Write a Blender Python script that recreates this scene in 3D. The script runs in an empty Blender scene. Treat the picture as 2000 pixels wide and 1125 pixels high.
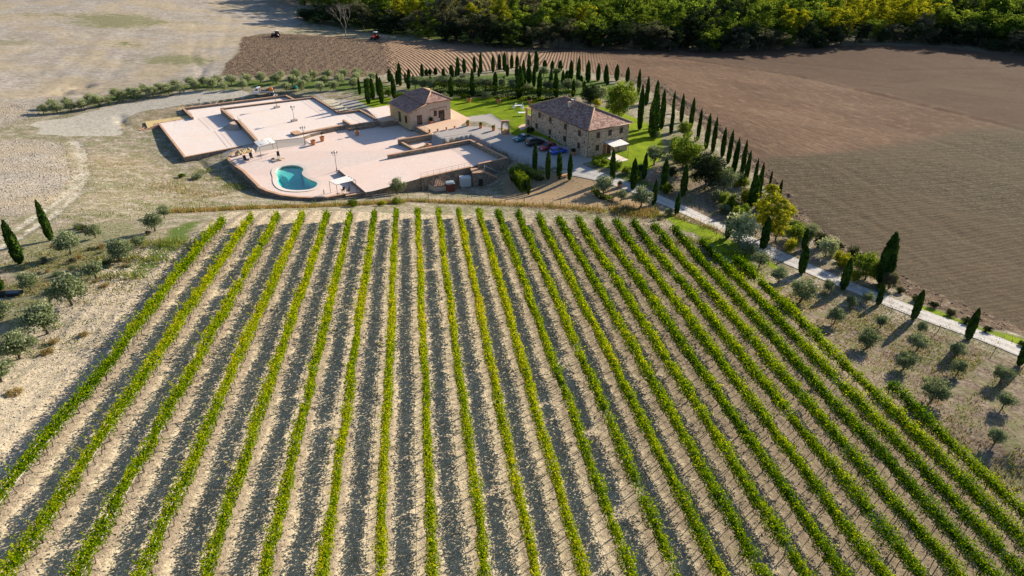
import bpy, bmesh, math, random
import numpy as np
from mathutils import Vector, Matrix
from mathutils.geometry import tessellate_polygon
R = math.radians
S = bpy.context.scene
COL = S.collection
# ---------------------------------------------------------------- camera, light, exposure
CAMH, PIT, FOC = 50.0, R(30), 1333.0
cam_d = bpy.data.cameras.new('camera'); cam = bpy.data.objects.new('camera', cam_d); COL.objects.link(cam)
cam.location = (0, 0, CAMH); cam.rotation_euler = (R(90) - PIT, 0, 0)
cam_d.sensor_width = 36; cam_d.lens = 36 * FOC / 2000; cam_d.clip_end = 3000; cam_d.clip_start = .5
S.camera = cam
SUN_EL, SUN_AZ = R(20), R(47)
W = bpy.data.worlds.new('World'); S.world = W; W.use_nodes = True
wn = W.node_tree; wn.nodes.clear()
sky = wn.nodes.new('ShaderNodeTexSky'); sky.sky_type = 'NISHITA'; sky.sun_disc = False
sky.sun_elevation = SUN_EL; sky.sun_rotation = SUN_AZ; sky.altitude = 250; sky.ozone_density = 3.5
bg = wn.nodes.new('ShaderNodeBackground'); bg.inputs[1].default_value = 0.085
wo = wn.nodes.new('ShaderNodeOutputWorld')
wn.links.new(sky.outputs[0], bg.inputs[0]); wn.links.new(bg.outputs[0], wo.inputs[0])
sl = bpy.data.lights.new('sun', 'SUN'); sl.energy = 5.0; sl.angle = R(.53); sl.color = (1, .89, .72)
so = bpy.data.objects.new('sun', sl); COL.objects.link(so)
sd = Vector((math.sin(SUN_AZ) * math.cos(SUN_EL), math.cos(SUN_AZ) * math.cos(SUN_EL), math.sin(SUN_EL)))
so.rotation_euler = sd.to_track_quat('Z', 'Y').to_euler()
so.location = sd * 400
S.view_settings.view_transform = 'Standard'; S.view_settings.look = 'None'
S.view_settings.exposure = 0.93; S.view_settings.gamma = 1

# ---------------------------------------------------------------- pixel <-> world helpers (camera of the photograph)
cP, sP = math.cos(PIT), math.sin(PIT)
def ray(px, py):
    u = (px - 1000) / FOC; v = (py - 562.5) / FOC
    return np.array([u, cP - v * sP, -sP - v * cP])
def GZ(px, py, z):
    r = ray(px, py); t = (z - CAMH) / r[2]
    return Vector((r[0] * t, r[1] * t, z))
def proj(X, Y, Z):
    X = np.asarray(X, float); Y = np.asarray(Y, float); Z = np.asarray(Z, float) - CAMH
    zc = Y * cP - Z * sP; yc = -Y * sP - Z * cP
    zs = np.where(zc > 1, zc, 1)
    return 1000 + FOC * X / zs, 562.5 + FOC * yc / zs, zc
# ---------------------------------------------------------------- noise
def _h(i, j, s):
    n = (i * 374761393 + j * 668265263 + s * 974634777) & 0x7fffffff
    n = ((n ^ (n >> 13)) * 1274126177) & 0x7fffffff
    return ((n ^ (n >> 16)) & 0xffff) / 65535.0
def vn(x, y, s=0):
    x = np.asarray(x, float); y = np.asarray(y, float)
    i = np.floor(x).astype(np.int64); j = np.floor(y).astype(np.int64); u = x - i; v = y - j
    u = u * u * (3 - 2 * u); v = v * v * (3 - 2 * v)
    a = _h(i, j, s); b = _h(i + 1, j, s); c = _h(i, j + 1, s); d = _h(i + 1, j + 1, s)
    return (a * (1 - u) + b * u) * (1 - v) + (c * (1 - u) + d * u) * v
def fbm(x, y, s=0, o=3):
    r = 0; a = .5; t = 0
    for k in range(o):
        r = r + a * vn(x * 2 ** k, y * 2 ** k, s + k * 7); t += a; a *= .5
    return r / t
# ---------------------------------------------------------------- vineyard frame: rows are parallel lines in plan
_r = ray(785, -208); VAZ = math.atan2(_r[0], _r[1])
VN = np.array([math.cos(VAZ), -math.sin(VAZ)]); VT = np.array([math.sin(VAZ), math.cos(VAZ)])
ROWS = 3.4; ROW0 = 9.31
def vy_z(d, t):
    # fitted surface of the vineyard slope
    return VC[0] + VC[1] * d + VC[2] * t + VC[3] * d * d + VC[4] * d * t + VC[5] * t * t
VC = (12.6991646, -0.2295375, -0.0873508, 3.6e-05, 0.0008684, 0.0)
# ---------------------------------------------------------------- terrain
CP = []
for d in (-34, -22, -10, 2, 14, 26, 38, 50, 58):
    for t in (5, 25, 45, 65, 85, 100):
        if d < -24 and t > 90: continue
        x, y = VN * d + VT * t; CP.append((x, y, vy_z(d, t)))
for px, py, z in [(0,700,13.3),(0,600,11.8),(100,470,8),(200,420,6),(330,415,4),(0,480,8.3),(0,420,6),(150,330,1),
    (60,260,-1),(230,250,-1.8),(100,215,-1.6),(300,180,-1.3),(480,182,-1.1),(290,250,-2.4),(330,300,-3.1),(420,340,-3.1),(372,316,-2.9),(430,301,-2.5),(478,298,-2.4),(0,300,1.2),(0,200,0),(0,100,2),
    (0,0,6),(300,100,-1),(300,0,3),(450,100,-2),(600,110,-3),(600,20,-5),(470,350,-3.6),(520,385,-2.8),(600,392,-2.5),(700,387,-2.6),
    (760,381,-2.5),(850,380,-3.6),(960,366,-4),(1000,358,-3),(450,406,2),(620,401,.5),(800,387,-1),(950,388,-1.2),(1060,402,-.2),
    (1170,405,-.9),(1290,425,-2.2),(1400,460,-3),(1080,360,-1.3),(1120,350,-.7),(1200,330,-.5),(1250,300,-.5),(1300,330,-1.7),
    (1210,355,-1.1),(1300,395,-2.9),(1400,430,-3.7),(1500,485,-4.2),(1650,560,-4.2),(1800,615,-4),(1990,690,-3.8),(1900,800,-2.2),
    (1700,650,-3),(1600,560,-3.7),(1980,900,-1.7),(1560,430,-5),(1800,560,-5.2),(2000,640,-5.3),(1350,240,-2.5),(1450,300,-4),
    (1250,160,-2.8),(1000,150,-1.6),(800,165,-1.3),(1100,150,-2.2),(1500,200,-9),(1800,300,-10),(2000,400,-10),(1700,100,-17),
    (1990,110,-20),(1400,105,-16),(1200,97,-13),(1000,92,-11),(850,90,-9),(740,75,-7.5),(900,130,-5),(1100,120,-7),(640,60,-7),
    (1000,285,0),(1100,300,0),(1150,312,-.05),(960,250,0),(900,205,-.05),(1020,205,-.1),(870,240,0),(720,230,-.15),(700,205,-.4),
    (640,190,-.8),(620,180,-1),(1240,285,-.4),(1230,240,-.4),(1150,200,-.7),(560,182,-1),(400,195,-1.2)]:
    p = GZ(px, py, z); CP.append((p.x, p.y, z))
CP += [(-450, 650, 14), (450, 650, -6), (0, 700, 6), (0, 470, -10), (220, 470, -16), (-350, -60, 12), (350, -60, -12), (350, 200, -20), (-350, 200, 6), (0, -80, 8)]
CP = np.array(CP)
def _U(r2): return np.where(r2 > 1e-9, r2 * np.log(r2 + 1e-12), 0) * .5
def _tps():
    n = len(CP); X = CP[:, :2] / 100
    K = _U(((X[:, None] - X[None]) ** 2).sum(2)) + np.eye(n) * 2e-5
    Pm = np.c_[np.ones(n), X]; A = np.zeros((n + 3, n + 3)); A[:n, :n] = K; A[:n, n:] = Pm; A[n:, :n] = Pm.T
    return X, np.linalg.solve(A, np.r_[CP[:, 2], 0, 0, 0])
_TX, _TW = _tps()
def zt(x, y):
    x = np.asarray(x, float); y = np.asarray(y, float); sh = x.shape; xf = x.ravel() / 100; yf = y.ravel() / 100
    out = np.empty(len(xf))
    for a in range(0, len(xf), 40000):
        xx = xf[a:a+40000]; yy = yf[a:a+40000]
        r2 = (xx[:, None] - _TX[None, :, 0]) ** 2 + (yy[:, None] - _TX[None, :, 1]) ** 2
        out[a:a+40000] = _U(r2) @ _TW[:-3] + _TW[-3] + _TW[-2] * xx + _TW[-1] * yy
    return out.reshape(sh)
def Zt(x, y): return float(zt(np.array([x]), np.array([y]))[0])
def G(px, py):
    r = ray(px, py); T = np.geomspace(15, 1100, 500)
    X = r[0] * T; Y = r[1] * T; Z = CAMH + r[2] * T
    h = Z - zt(X, Y); k = int(np.argmax(h < 0))
    if h[k] >= 0: k = 499
    a, b = T[k-1], T[k]; f = h[k-1] / max(1e-9, h[k-1] - h[k]); t = a + (b - a) * f
    return Vector((r[0] * t, r[1] * t, Zt(r[0] * t, r[1] * t)))
def hgt(p, pytop):
    # height of a vertical thing standing at p whose tip is seen at row pytop
    v = (pytop - 562.5) / FOC
    # z' relative: yc/zc=v with yc=-Y sP-Zr cP, zc=Y cP-Zr sP
    Y = p[1]; Zr = -(v * Y * cP + Y * sP) / (cP - v * sP)
    return Zr + CAMH - p[2]
def pxm(p): return FOC / (p[1] * cP - (p[2] - CAMH) * sP)     # pixels per metre at p
# ---------------------------------------------------------------- mesh building
def np_mesh(name, V, F, mats=(), mi=None, attrs=None, smooth=False):
    V = np.asarray(V, np.float32); F = np.asarray(F, np.int32)
    m = bpy.data.meshes.new(name); nf, k = F.shape
    m.vertices.add(len(V)); m.vertices.foreach_set('co', V.ravel())
    m.loops.add(nf * k); m.loops.foreach_set('vertex_index', F.ravel())
    m.polygons.add(nf); m.polygons.foreach_set('loop_start', np.arange(0, nf * k, k, dtype=np.int32))
    try: m.polygons.foreach_set('loop_total', np.full(nf, k, np.int32))
    except Exception: pass
    for q in mats: m.materials.append(q)
    if mi is not None: m.polygons.foreach_set('material_index', np.asarray(mi, np.int32))
    if smooth: m.polygons.foreach_set('use_smooth', np.ones(nf, bool))
    for an, av in (attrs or {}).items():
        a = m.attributes.new(an, 'FLOAT', 'POINT'); a.data.foreach_set('value', np.asarray(av, np.float32))
    m.update(calc_edges=True); return m
class MB:
    """collects shapes, becomes ONE mesh"""
    def __init__(s): s.v = []; s.f = []; s.m = []; s.mats = []; s.sm = []
    def mid(s, mat):
        if mat not in s.mats: s.mats.append(mat)
        return s.mats.index(mat)
    def add(s, vs, fs, mat, smooth=False):
        o = len(s.v); s.v += [tuple(v) for v in vs]; i = s.mid(mat)
        for f in fs: s.f.append([o + q for q in f]); s.m.append(i); s.sm.append(smooth)
    def box(s, c, d, mat, rz=0, M=None, taper=1.0):
        x, y, z = d[0] / 2, d[1] / 2, d[2] / 2; vs = []
        for k in (-1, 1):
            q = taper if k > 0 else 1
            for a, b in ((-1, -1), (1, -1), (1, 1), (-1, 1)): vs.append(Vector((a * x * q, b * y * q, k * z)))
        if rz: vs = [Matrix.Rotation(rz, 3, 'Z') @ v for v in vs]
        vs = [v + Vector(c) for v in vs]
        if M: vs = [M @ v for v in vs]
        s.add(vs, [(3,2,1,0),(4,5,6,7),(0,1,5,4),(1,2,6,5),(2,3,7,6),(3,0,4,7)], mat)
    def prism(s, poly, z0, z1, mat, side=None):
        """poly xy list; z1 may be a function of (x,y) or list"""
        n = len(poly); area = sum(poly[i][0] * poly[(i+1) % n][1] - poly[(i+1) % n][0] * poly[i][1] for i in range(n))
        P = list(poly) if area > 0 else list(poly)[::-1]
        zz = (lambda x, y: z1) if not callable(z1) else z1
        top = [Vector((p[0], p[1], zz(p[0], p[1]))) for p in P]; bot = [Vector((p[0], p[1], z0)) for p in P]
        tr = tessellate_polygon([[Vector((p[0], p[1], 0)) for p in P]])
        tt = []
        for t in tr:
            a, b, c = [P[i] for i in t]
            if (b[0]-a[0])*(c[1]-a[1]) - (c[0]-a[0])*(b[1]-a[1]) < 0: t = (t[0], t[2], t[1])
            tt.append(tuple(t))
        s.add(top, tt, mat)
        s.add(bot + top, [(i, (i+1) % n, n + (i+1) % n, n + i) for i in range(n)], side or mat)
    def tube(s, pts, rad, mat, n=7, cap=True, smooth=True):
        pts = [Vector(p) for p in pts]
        if not hasattr(rad, '__len__'): rad = [rad] * len(pts)
        vs = []; fs = []
        up = Vector((.13, .07, 1))
        for i, p in enumerate(pts):
            d = (pts[min(i+1, len(pts)-1)] - pts[max(i-1, 0)]).normalized()
            a = d.cross(up if abs(d.z) < .9 else Vector((1, .1, 0))).normalized(); b = d.cross(a)
            for k in range(n):
                t = 2 * math.pi * k / n; vs.append(p + (a * math.cos(t) + b * math.sin(t)) * rad[i])
        for i in range(len(pts) - 1):
            for k in range(n): fs.append((i*n + k, (i+1)*n + k, (i+1)*n + (k+1) % n, i*n + (k+1) % n))
        if cap: fs.append(tuple(range(n))); fs.append(tuple((len(pts)-1)*n + k for k in range(n))[::-1])
        s.add(vs, fs, mat, smooth)
    def lathe(s, prof, mat, c=(0, 0, 0), n=16, smooth=True):
        vs = []; fs = []
        for r, z in prof:
            for k in range(n):
                t = 2 * math.pi * k / n; vs.append((c[0] + r * math.cos(t), c[1] + r * math.sin(t), c[2] + z))
        for i in range(len(prof) - 1):
            for k in range(n): fs.append((i*n + k, i*n + (k+1) % n, (i+1)*n + (k+1) % n, (i+1)*n + k))
        s.add(vs, fs, mat, smooth)
    def ball(s, c, r, mat, n=12, m=8, sq=1):
        s.lathe([(max(.001, r * math.sin(math.pi * i / m)), -r * sq * math.cos(math.pi * i / m)) for i in range(m + 1)], mat, c, n)
    def obj(s, name, parent=None, loc=None):
        me = bpy.data.meshes.new(name); me.from_pydata(s.v, [], s.f)
        for q in s.mats: me.materials.append(q)
        me.polygons.foreach_set('material_index', s.m); me.polygons.foreach_set('use_smooth', s.sm); me.update()
        return link(name, me, parent, loc)
def link(name, me, parent=None, loc=None, rz=0, sc=None):
    o = bpy.data.objects.new(name, me); COL.objects.link(o)
    if parent: o.parent = parent
    if loc is not None: o.location = loc
    if rz: o.rotation_euler = (0, 0, rz)
    if sc is not None: o.scale = sc if hasattr(sc, '__len__') else (sc,) * 3
    return o
def tag(o, label=None, cat=None, group=None, kind=None):
    for k, v in (('label', label), ('category', cat), ('group', group), ('kind', kind)):
        if v: o[k] = v
    return o
def thing(name, label, cat, loc=(0, 0, 0), rz=0, group=None):
    o = bpy.data.objects.new(name, None); COL.objects.link(o); o.empty_display_size = .3
    o.location = loc; o.rotation_euler = (0, 0, rz); return tag(o, label, cat, group)
ORD = ['first','second','third','fourth','fifth','sixth','seventh','eighth','ninth','tenth','eleventh','twelfth','thirteenth','fourteenth','fifteenth','sixteenth','seventeenth','eighteenth','nineteenth','twentieth']
TEN = {20:'twenty',30:'thirty',40:'forty',50:'fifty',60:'sixty',70:'seventy',80:'eighty'}
TENTH = {20:'twentieth',30:'thirtieth',40:'fortieth',50:'fiftieth',60:'sixtieth',70:'seventieth',80:'eightieth'}
def ordw(i):
    if i <= 20: return ORD[i-1]
    t = i // 10 * 10
    return TENTH[t] if i == t else TEN[t] + '-' + ORD[i - t - 1]
# ---------------------------------------------------------------- materials
class NT:
    def __init__(s, name):
        s.mat = bpy.data.materials.new(name); s.mat.use_nodes = True; s.t = s.mat.node_tree; s.t.nodes.clear()
        s.out = s.t.nodes.new('ShaderNodeOutputMaterial')
    def n(s, ty, **kw):
        q = s.t.nodes.new('ShaderNode' + ty)
        for k, v in kw.items():
            if k.startswith('i_'):
                key = k[2:]; key = int(key) if key.isdigit() else key.replace('_', ' ')
                s.set(q.inputs[key], v)
            else: setattr(q, k, v)
        return q
    def set(s, inp, v):
        if isinstance(v, bpy.types.NodeSocket): s.t.links.new(v, inp)
        else:
            if hasattr(inp.default_value, '__len__') and hasattr(v, '__len__') and len(v) == 3 and len(inp.default_value) == 4: v = (*v, 1)
            inp.default_value = v
    def L(s, a, b): s.t.links.new(a, b)
    def noise(s, sc, det=3, vec=None, rough=.55, dist=0):
        q = s.n('TexNoise'); q.inputs['Scale'].default_value = sc; q.inputs['Detail'].default_value = det; q.inputs['Roughness'].default_value = rough
        q.inputs['Distortion'].default_value = dist
        if vec is not None: s.L(vec, q.inputs['Vector'])
        return q.outputs[0]
    def ramp(s, fac, stops):
        q = s.n('ValToRGB'); s.L(fac, q.inputs[0]); e = q.color_ramp.elements
        while len(e) > len(stops): e.remove(e[-1])
        while len(e) < len(stops): e.new(.5)
        for i, (p, c) in enumerate(stops): e[i].position = p; e[i].color = (*c, 1) if len(c) == 3 else c
        return q.outputs[0]
    def mix(s, f, a, b, mode='MIX'):
        q = s.n('Mix', data_type='RGBA', blend_type=mode); s.set(q.inputs[0], f); s.set(q.inputs[6], a); s.set(q.inputs[7], b); return q.outputs[2]
    def math(s, op, a, b=None, clamp=False):
        q = s.n('Math', operation=op, use_clamp=clamp); s.set(q.inputs[0], a)
        if b is not None: s.set(q.inputs[1], b)
        return q.outputs[0]
    def attr(s, nm): return s.n('Attribute', attribute_name=nm).outputs['Fac']
    def pos(s): return s.n('NewGeometry').outputs['Position']
    def obc(s): return s.n('TexCoord').outputs['Object']
    def scale(s, vec, sc):
        q = s.n('Mapping'); s.L(vec, q.inputs[0]); q.inputs['Scale'].default_value = sc; return q.outputs[0]
    def bump(s, h, dist, st=1):
        q = s.n('Bump'); q.inputs['Distance'].default_value = dist; q.inputs['Strength'].default_value = st; s.L(h, q.inputs['Height']); return q.outputs[0]
    def bsdf(s, col, rough=.8, nrm=None, spec=.3, metal=0):
        q = s.n('BsdfPrincipled'); s.set(q.inputs['Base Color'], col); s.set(q.inputs['Roughness'], rough)
        q.inputs['Specular IOR Level'].default_value = spec; s.set(q.inputs['Metallic'], metal)
        if nrm is not None: s.L(nrm, q.inputs['Normal'])
        s.L(q.outputs[0], s.out.inputs[0]); return q
def flat(name, col, rough=.6, spec=.3, metal=0, var=.12, sc=3.0):
    t = NT(name); nz = t.noise(sc, 3, t.obc())
    c = t.ramp(nz, [(.3, tuple(max(0, x * (1 - var)) for x in col)), (.7, tuple(x * (1 + var) for x in col))])
    t.bsdf(c, rough, None, spec, metal); return t.mat
def leafmat(name, stops, trans=.35, tcol=(1.15, 1.15, .7)):
    t = NT(name); a = t.attr('tone'); oi = t.n('ObjectInfo').outputs['Random']
    f = t.math('ADD', a, t.math('MULTIPLY', t.math('SUBTRACT', oi, .5), .18), True)
    c = t.ramp(f, stops)
    d = t.n('BsdfDiffuse'); t.L(c, d.inputs[0])
    tr = t.n('BsdfTranslucent'); c2 = t.mix(1.0, c, tcol, 'MULTIPLY'); t.L(c2, tr.inputs[0])
    m = t.n('MixShader'); m.inputs[0].default_value = trans; t.L(d.outputs[0], m.inputs[1]); t.L(tr.outputs[0], m.inputs[2])
    t.L(m.outputs[0], t.out.inputs[0]); return t.mat
# ---------------------------------------------------------------- terrace slabs (plan from the photograph, real levels)
def plan(pts, z): return [tuple(GZ(px, py, z)[:2]) for px, py in pts]
def z3(x, y): return -1.35 - .65 * min(1, max(0, (152 - y) / 14.0))
Z1, Z2, Z4 = -1.8, -.6, -1.2
T1 = plan([(310,241),(361,307),(503,280),(600,252),(613,196),(574,193),(558,185),(356,210),(376,229)], Z1)
T2 = plan([(432,213),(457,233),(465,235),(504,278),(590,268.5),(606,262),(670,245),(688,243),(737,235),(703,215),(662,220),(613,190)], Z2)
T3p = [(491,292),(472,292),(456,298),(447,305),(447,312),(457,321),(475,333),(487,345),(500,357.5),(507,365),(522,372),(550,380),(582,384),(612,385),(640,384),(673,378.5),(712,374)]
T3q = [(664,334),(757,308),(775,301),(806,292),(836,281),(850,266),(786,236),(746,241),(680,246),(585,262),(500,277)]
def on3(px, py):
    z = -1.6
    for _ in range(6): p = GZ(px, py, z); z = z3(p.x, p.y)
    return Vector((p.x, p.y, z))
T3 = [tuple(on3(*q)[:2]) for q in T3p + T3q]
T4 = plan([(661,331),(757,307),(918,274),(990,310),(934,321),(919,327),(822,348),(733,372),(714,375.5)], Z4)
POOLP = [(670,655),(690,620),(760,590),(860,575),(950,580),(1010,605),(1028,635),(1003,670),(1010,695),(1060,735),(1130,765),(1185,785),(1197,805),(1180,840),(1120,870),(1040,885),(950,889),(860,885),(780,870),(730,840),(700,800),(690,760),(692,720),(680,690)]
POOL = [tuple(on3(430 + a / 6.25, 230 + b / 6.25)[:2]) for a, b in POOLP]
def inpoly(x, y, P):
    x = np.asarray(x, float); y = np.asarray(y, float); c = np.zeros(x.shape, bool); n = len(P)
    for i in range(n):
        x1, y1 = P[i]; x2, y2 = P[(i + 1) % n]
        if y1 == y2: continue
        c ^= ((y1 > y) != (y2 > y)) & (x < (x2 - x1) * (y - y1) / (y2 - y1) + x1)
    return c
# ---------------------------------------------------------------- ground grid
def spaced(segs):
    out = [segs[0][0]]
    for a, b, s0, s1 in segs:
        x = a
        while x < b - 1e-6:
            f = (x - a) / (b - a); x = min(b, x + s0 + (s1 - s0) * f); out.append(x)
    return np.unique(np.round(np.array(out), 4))
gy = spaced([(-80, 14, 12, 1.2), (14, 22, 1.2, .3), (22, 60, .2, .26), (60, 112, .3, .42), (112, 180, .55, .8), (180, 330, .9, 2.2), (330, 700, 3, 12)])
gp = spaced([(0, 30, .24, .26), (30, 62, .28, .42), (62, 110, .5, 1.1), (110, 200, 1.3, 3), (200, 460, 4, 14)])
gx = np.r_[-gp[::-1], gp[1:]]
X, Y = np.meshgrid(gx, gy); ZB = zt(X, Y)
px, py, zc = proj(X, Y, ZB)
jn = (fbm(X / 2.2, Y / 2.2, 3) - .5)
pxm_ = FOC / np.where(zc > 5, zc, 5)
jx = px + jn * 2.2 * pxm_; jy = py + (fbm(X / 2.2, Y / 2.2, 9) - .5) * 2.2 * pxm_ * .5
vis = zc > 5
def zone(P, jit=1.0):
    return (inpoly(px + (jx - px) * jit, py + (jy - py) * jit, P) & vis).astype(float)
def blur(a, n):
    for _ in range(n):
        a = np.pad(a, 1, mode='edge'); a = (a[1:-1, 1:-1] * 2 + a[:-2, 1:-1] + a[2:, 1:-1] + a[1:-1, :-2] + a[1:-1, 2:]) / 6
    return a
D = X * VN[0] + Y * VN[1]; T = X * VT[0] + Y * VT[1]
vine = ((D > -31.5) & (D < 55) & (jy > 402) | ~vis | (py > 1125)) & (D > -31.5 + jn * 2) & (D < 55.5 + jn * 2)
vine = vine & ~inpoly(px, py, [(1400,400),(1420,520),(1500,600),(1700,770),(1850,880),(2005,1010),(2300,1200),(2300,300)])
vine = vine & ~inpoly(jx, jy, [(1050,380),(1060,408),(1200,420),(1270,432),(1330,455),(1380,480),(1430,510),(1600,500),(1600,350)])
vine = vine & (T < 108) & (D > -34)
vine = vine | ((D > -38.5 + jn * 5 - (80 - T) * .03) & (D < -25) & (T < 84 + jn * 10) & (T > -90))
side = ((D < -31) & vine).astype(float)
clay = zone([(-900,-200),(620,-200),(600,40),(560,62),(500,66),(470,90),(440,140),(420,148),(340,165),(240,178),(160,196),(80,215),(0,250),(-900,330)], .8)
clay2 = zone([(-600,270),(80,272),(120,285),(140,330),(120,370),(80,415),(0,420),(-600,430)])
fieldL = zone([(470,72),(520,66),(600,68),(740,78),(760,90),(790,140),(700,152),(600,148),(430,148),(440,125),(468,100)])
fieldR = zone([(740,76),(1000,92),(1400,100),(1650,88),(1800,88),(2010,108),(2600,140),(2600,800),(2010,652),(1900,610),(1790,560),(1740,525),(1690,500),(1640,465),(1600,440),(1540,380),(1500,335),(1440,280),(1360,215),(1290,165),(1180,145),(1060,128),(960,138),(860,142),(800,150),(760,145),(752,110)], .6)
pale = zone([(1490,310),(1560,303),(1640,298),(1740,285),(1850,262),(1960,245),(2600,190),(2600,900),(2010,652),(1900,612),(1790,560),(1690,500),(1600,440),(1540,375)], .5)
dark = zone([(1040,98),(1370,118),(1500,135),(1700,175),(1850,210),(2010,250),(2600,400),(2600,0),(1040,60)], .5)  # upper right field, where vignetting is put into the soil colour
lawn = zone([(790,198),(860,194),(880,190),(1000,188),(1090,190),(1200,215),(1290,250),(1300,300),(1270,330),(1240,342),(1150,318),(1120,300),(1030,265),(990,262),(975,250),(960,244),(950,238),(915,232),(890,222),(790,220)], .6)
lawn2 = zone([(680,198),(765,188),(765,212),(745,214),(700,214)], .6)
verge = np.maximum(zone([(1310,410),(1345,428),(1400,452),(1450,478),(1500,505),(1560,540),(1560,552),(1470,500),(1400,480),(1330,448),(1290,425)]),
        zone([(1720,578),(1800,596),(1900,630),(2010,668),(2010,690),(1900,650),(1780,606),(1720,590)]))
verge = np.maximum(verge, zone([(1380,470),(1440,470),(1480,520),(1440,520)]))
green = np.maximum.reduce([zone([(230,540),(300,470),(350,440),(400,425),(380,460),(330,500),(260,560)]), zone([(280,250),(312,252),(345,300),(330,300),(300,275)]),
        zone([(70,218),(200,185),(350,165),(480,155),(700,155),(760,165),(760,190),(700,185),(520,170),(350,180),(200,205),(100,222)]),
        zone([(190,80),(250,78),(285,88),(230,95)]), zone([(1180,330),(1260,345),(1280,370),(1200,352)]), zone([(600,45),(700,62),(900,85),(1040,95),(1040,60),(600,10)]),
        zone([(790,150),(1100,140),(1200,165),(1240,200),(1100,190),(880,192),(790,198)])])
midg = np.maximum.reduce([zone([(0,560),(40,470),(130,440),(260,430),(260,500),(200,560),(120,640),(0,700)]), zone([(120,20),(300,30),(340,50),(200,58),(120,45)]), zone([(0,10),(40,15),(60,35),(0,40)]),
        zone([(250,110),(400,105),(410,128),(260,125)]), zone([(365,30),(420,35),(410,50),(370,45)]), zone([(0,72),(70,72),(80,88),(0,90)]), zone([(1250,215),(1330,260),(1390,330),(1300,330),(1240,300)]),
        zone([(1280,420),(1400,470),(1440,520),(1540,560),(1500,590),(1380,480)]), zone([(460,335),(520,375),(620,388),(560,392),(470,365)])])
def ruts(lines, w_):
    out = np.zeros(X.shape)
    for P_ in lines:
        Q = [G(*q) for q in P_]
        for a, b in zip(Q[:-1], Q[1:]):
            ab = np.array([b.x - a.x, b.y - a.y]); L2 = ab @ ab; tt = np.clip(((X - a.x) * ab[0] + (Y - a.y) * ab[1]) / L2, 0, 1)
            out = np.maximum(out, np.exp(-(np.hypot(X - a.x - ab[0] * tt, Y - a.y - ab[1] * tt) / w_) ** 2))
    return out
track = np.maximum.reduce([zone([(60,240),(120,232),(230,205),(330,190),(350,178),(480,178),(490,186),(360,205),(290,215),(255,225),(235,240),(240,262),(170,268),(80,262)]),
        ruts([[(150,272),(166,300),(171,338),(152,378),(102,423),(42,461),(-10,490),(-200,580)],[(137,274),(149,300),(152,333),(138,368),(90,411),(28,450),(-20,476),(-200,562)]], .55)])
rub = zone([(1500,325),(1540,380),(1600,440),(1660,480),(1720,500),(1790,555),(1900,605),(2010,645),(2010,662),(1880,625),(1780,580),(1700,545),(1600,470),(1520,400),(1480,350)], 1)
rub = np.maximum(rub, zone([(1200,140),(1290,160),(1370,215),(1440,270),(1490,320),(1480,345),(1420,285),(1350,232),(1270,180)]))
gravel = zone([(690,238),(800,246),(860,236),(835,262),(845,290),(915,272),(990,305),(1000,318),(1060,330),(1120,330),(1160,312),(1145,300),(1040,262),(1010,262),(985,258),(960,244),(950,238),(912,236),(905,226),(960,222),(1000,250)], .35)
gravel = np.maximum(gravel, zone([(640,192),(700,195),(740,215),(735,235),(700,215),(662,219),(600,180),(620,178)], .6) * .6)
mown = zone([(985,345),(1050,335),(1140,345),(1200,365),(1280,410),(1240,420),(1060,408),(850,395),(850,388),(985,385)], 1)
drivez = zone([(1280,330),(1330,300),(1400,350),(1480,420),(1560,480),(1640,530),(1600,545),(1500,490),(1400,440),(1300,395),(1240,360)], 1)
rough = zone([(1430,520),(1500,560),(1650,600),(1800,640),(1990,710),(2200,800),(2200,1250),(2010,1010),(1850,880),(1700,770),(1500,600)], 1)
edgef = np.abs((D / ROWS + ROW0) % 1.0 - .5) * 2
masks = dict(side=blur(side, 3), edge=edgef * (D > -31), vine=blur(vine.astype(float), 1), clay=blur(np.maximum(clay, clay2), 8), fieldl=blur(fieldL, 4), fieldr=blur(fieldR, 1), pale=blur(pale, 7), darkf=blur(dark, 3), lawn=blur(np.maximum(lawn, lawn2), 3),
    green=np.maximum(blur(green, 30) * .80, blur(verge, 10) * .85), verge=blur(verge, 8) * .72, midg=blur(midg, 22) * .9, track=np.clip(blur(track, 2), 0, .95), rub=blur(rub, 3), gravel=blur(gravel, 2), mown=blur(mown, 6), rough=np.maximum(blur(rough, 8), blur(drivez, 5) * .95))
# furrow phase of the ploughed slope behind the cypress ring
fur = X + .31 * (Y - 236) * np.clip(-X / 45, -.3, 1.3)
# relief: clods between the vine rows, wheel ruts, ridge under each row; furrows and clods in the fields
wv = masks['vine']; fr = (D / ROWS + ROW0) % 1.0; edge = np.abs(fr - .5) * 2
Zr = ZB + wv * (.10 * (edge ** 4) + .05 * (fbm(D * 2.6, T * 1.5, 5, 3) - .5) * 2 + .07 * (vn(D * 5, T * 3.6, 11) - .5) * (.35 + edge) - .045 * np.exp(-((edge - .45) / .12) ** 2))
Zr += masks['rough'] * .14 * (fbm(X * .9, Y * .9, 21) - .5) + masks['midg'] * .1 * (fbm(X * 1.2, Y * 1.2, 22) - .5)
Zr += np.maximum(masks['clay'], 0) * .12 * (fbm(X * .5, Y * .5, 23) - .5)
Zr += masks['rub'] * .3 * (fbm(X * .5 + Y * .2, Y * .5, 24) - .5)
Zr += masks['fieldl'] * (.7 * (fbm(X * .6, Y * .35, 25, 4) - .5) + .05 * np.sin(X * 2 * math.pi / 3.1 + 9 * fbm(X * .05, Y * .03, 2)))
Zr += masks['fieldr'] * (.30 * (fbm(X * .55, Y * .4, 26, 4) - .5) + .5 * (fbm(X * .06, Y * .05, 27, 3) - .5))
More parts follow.
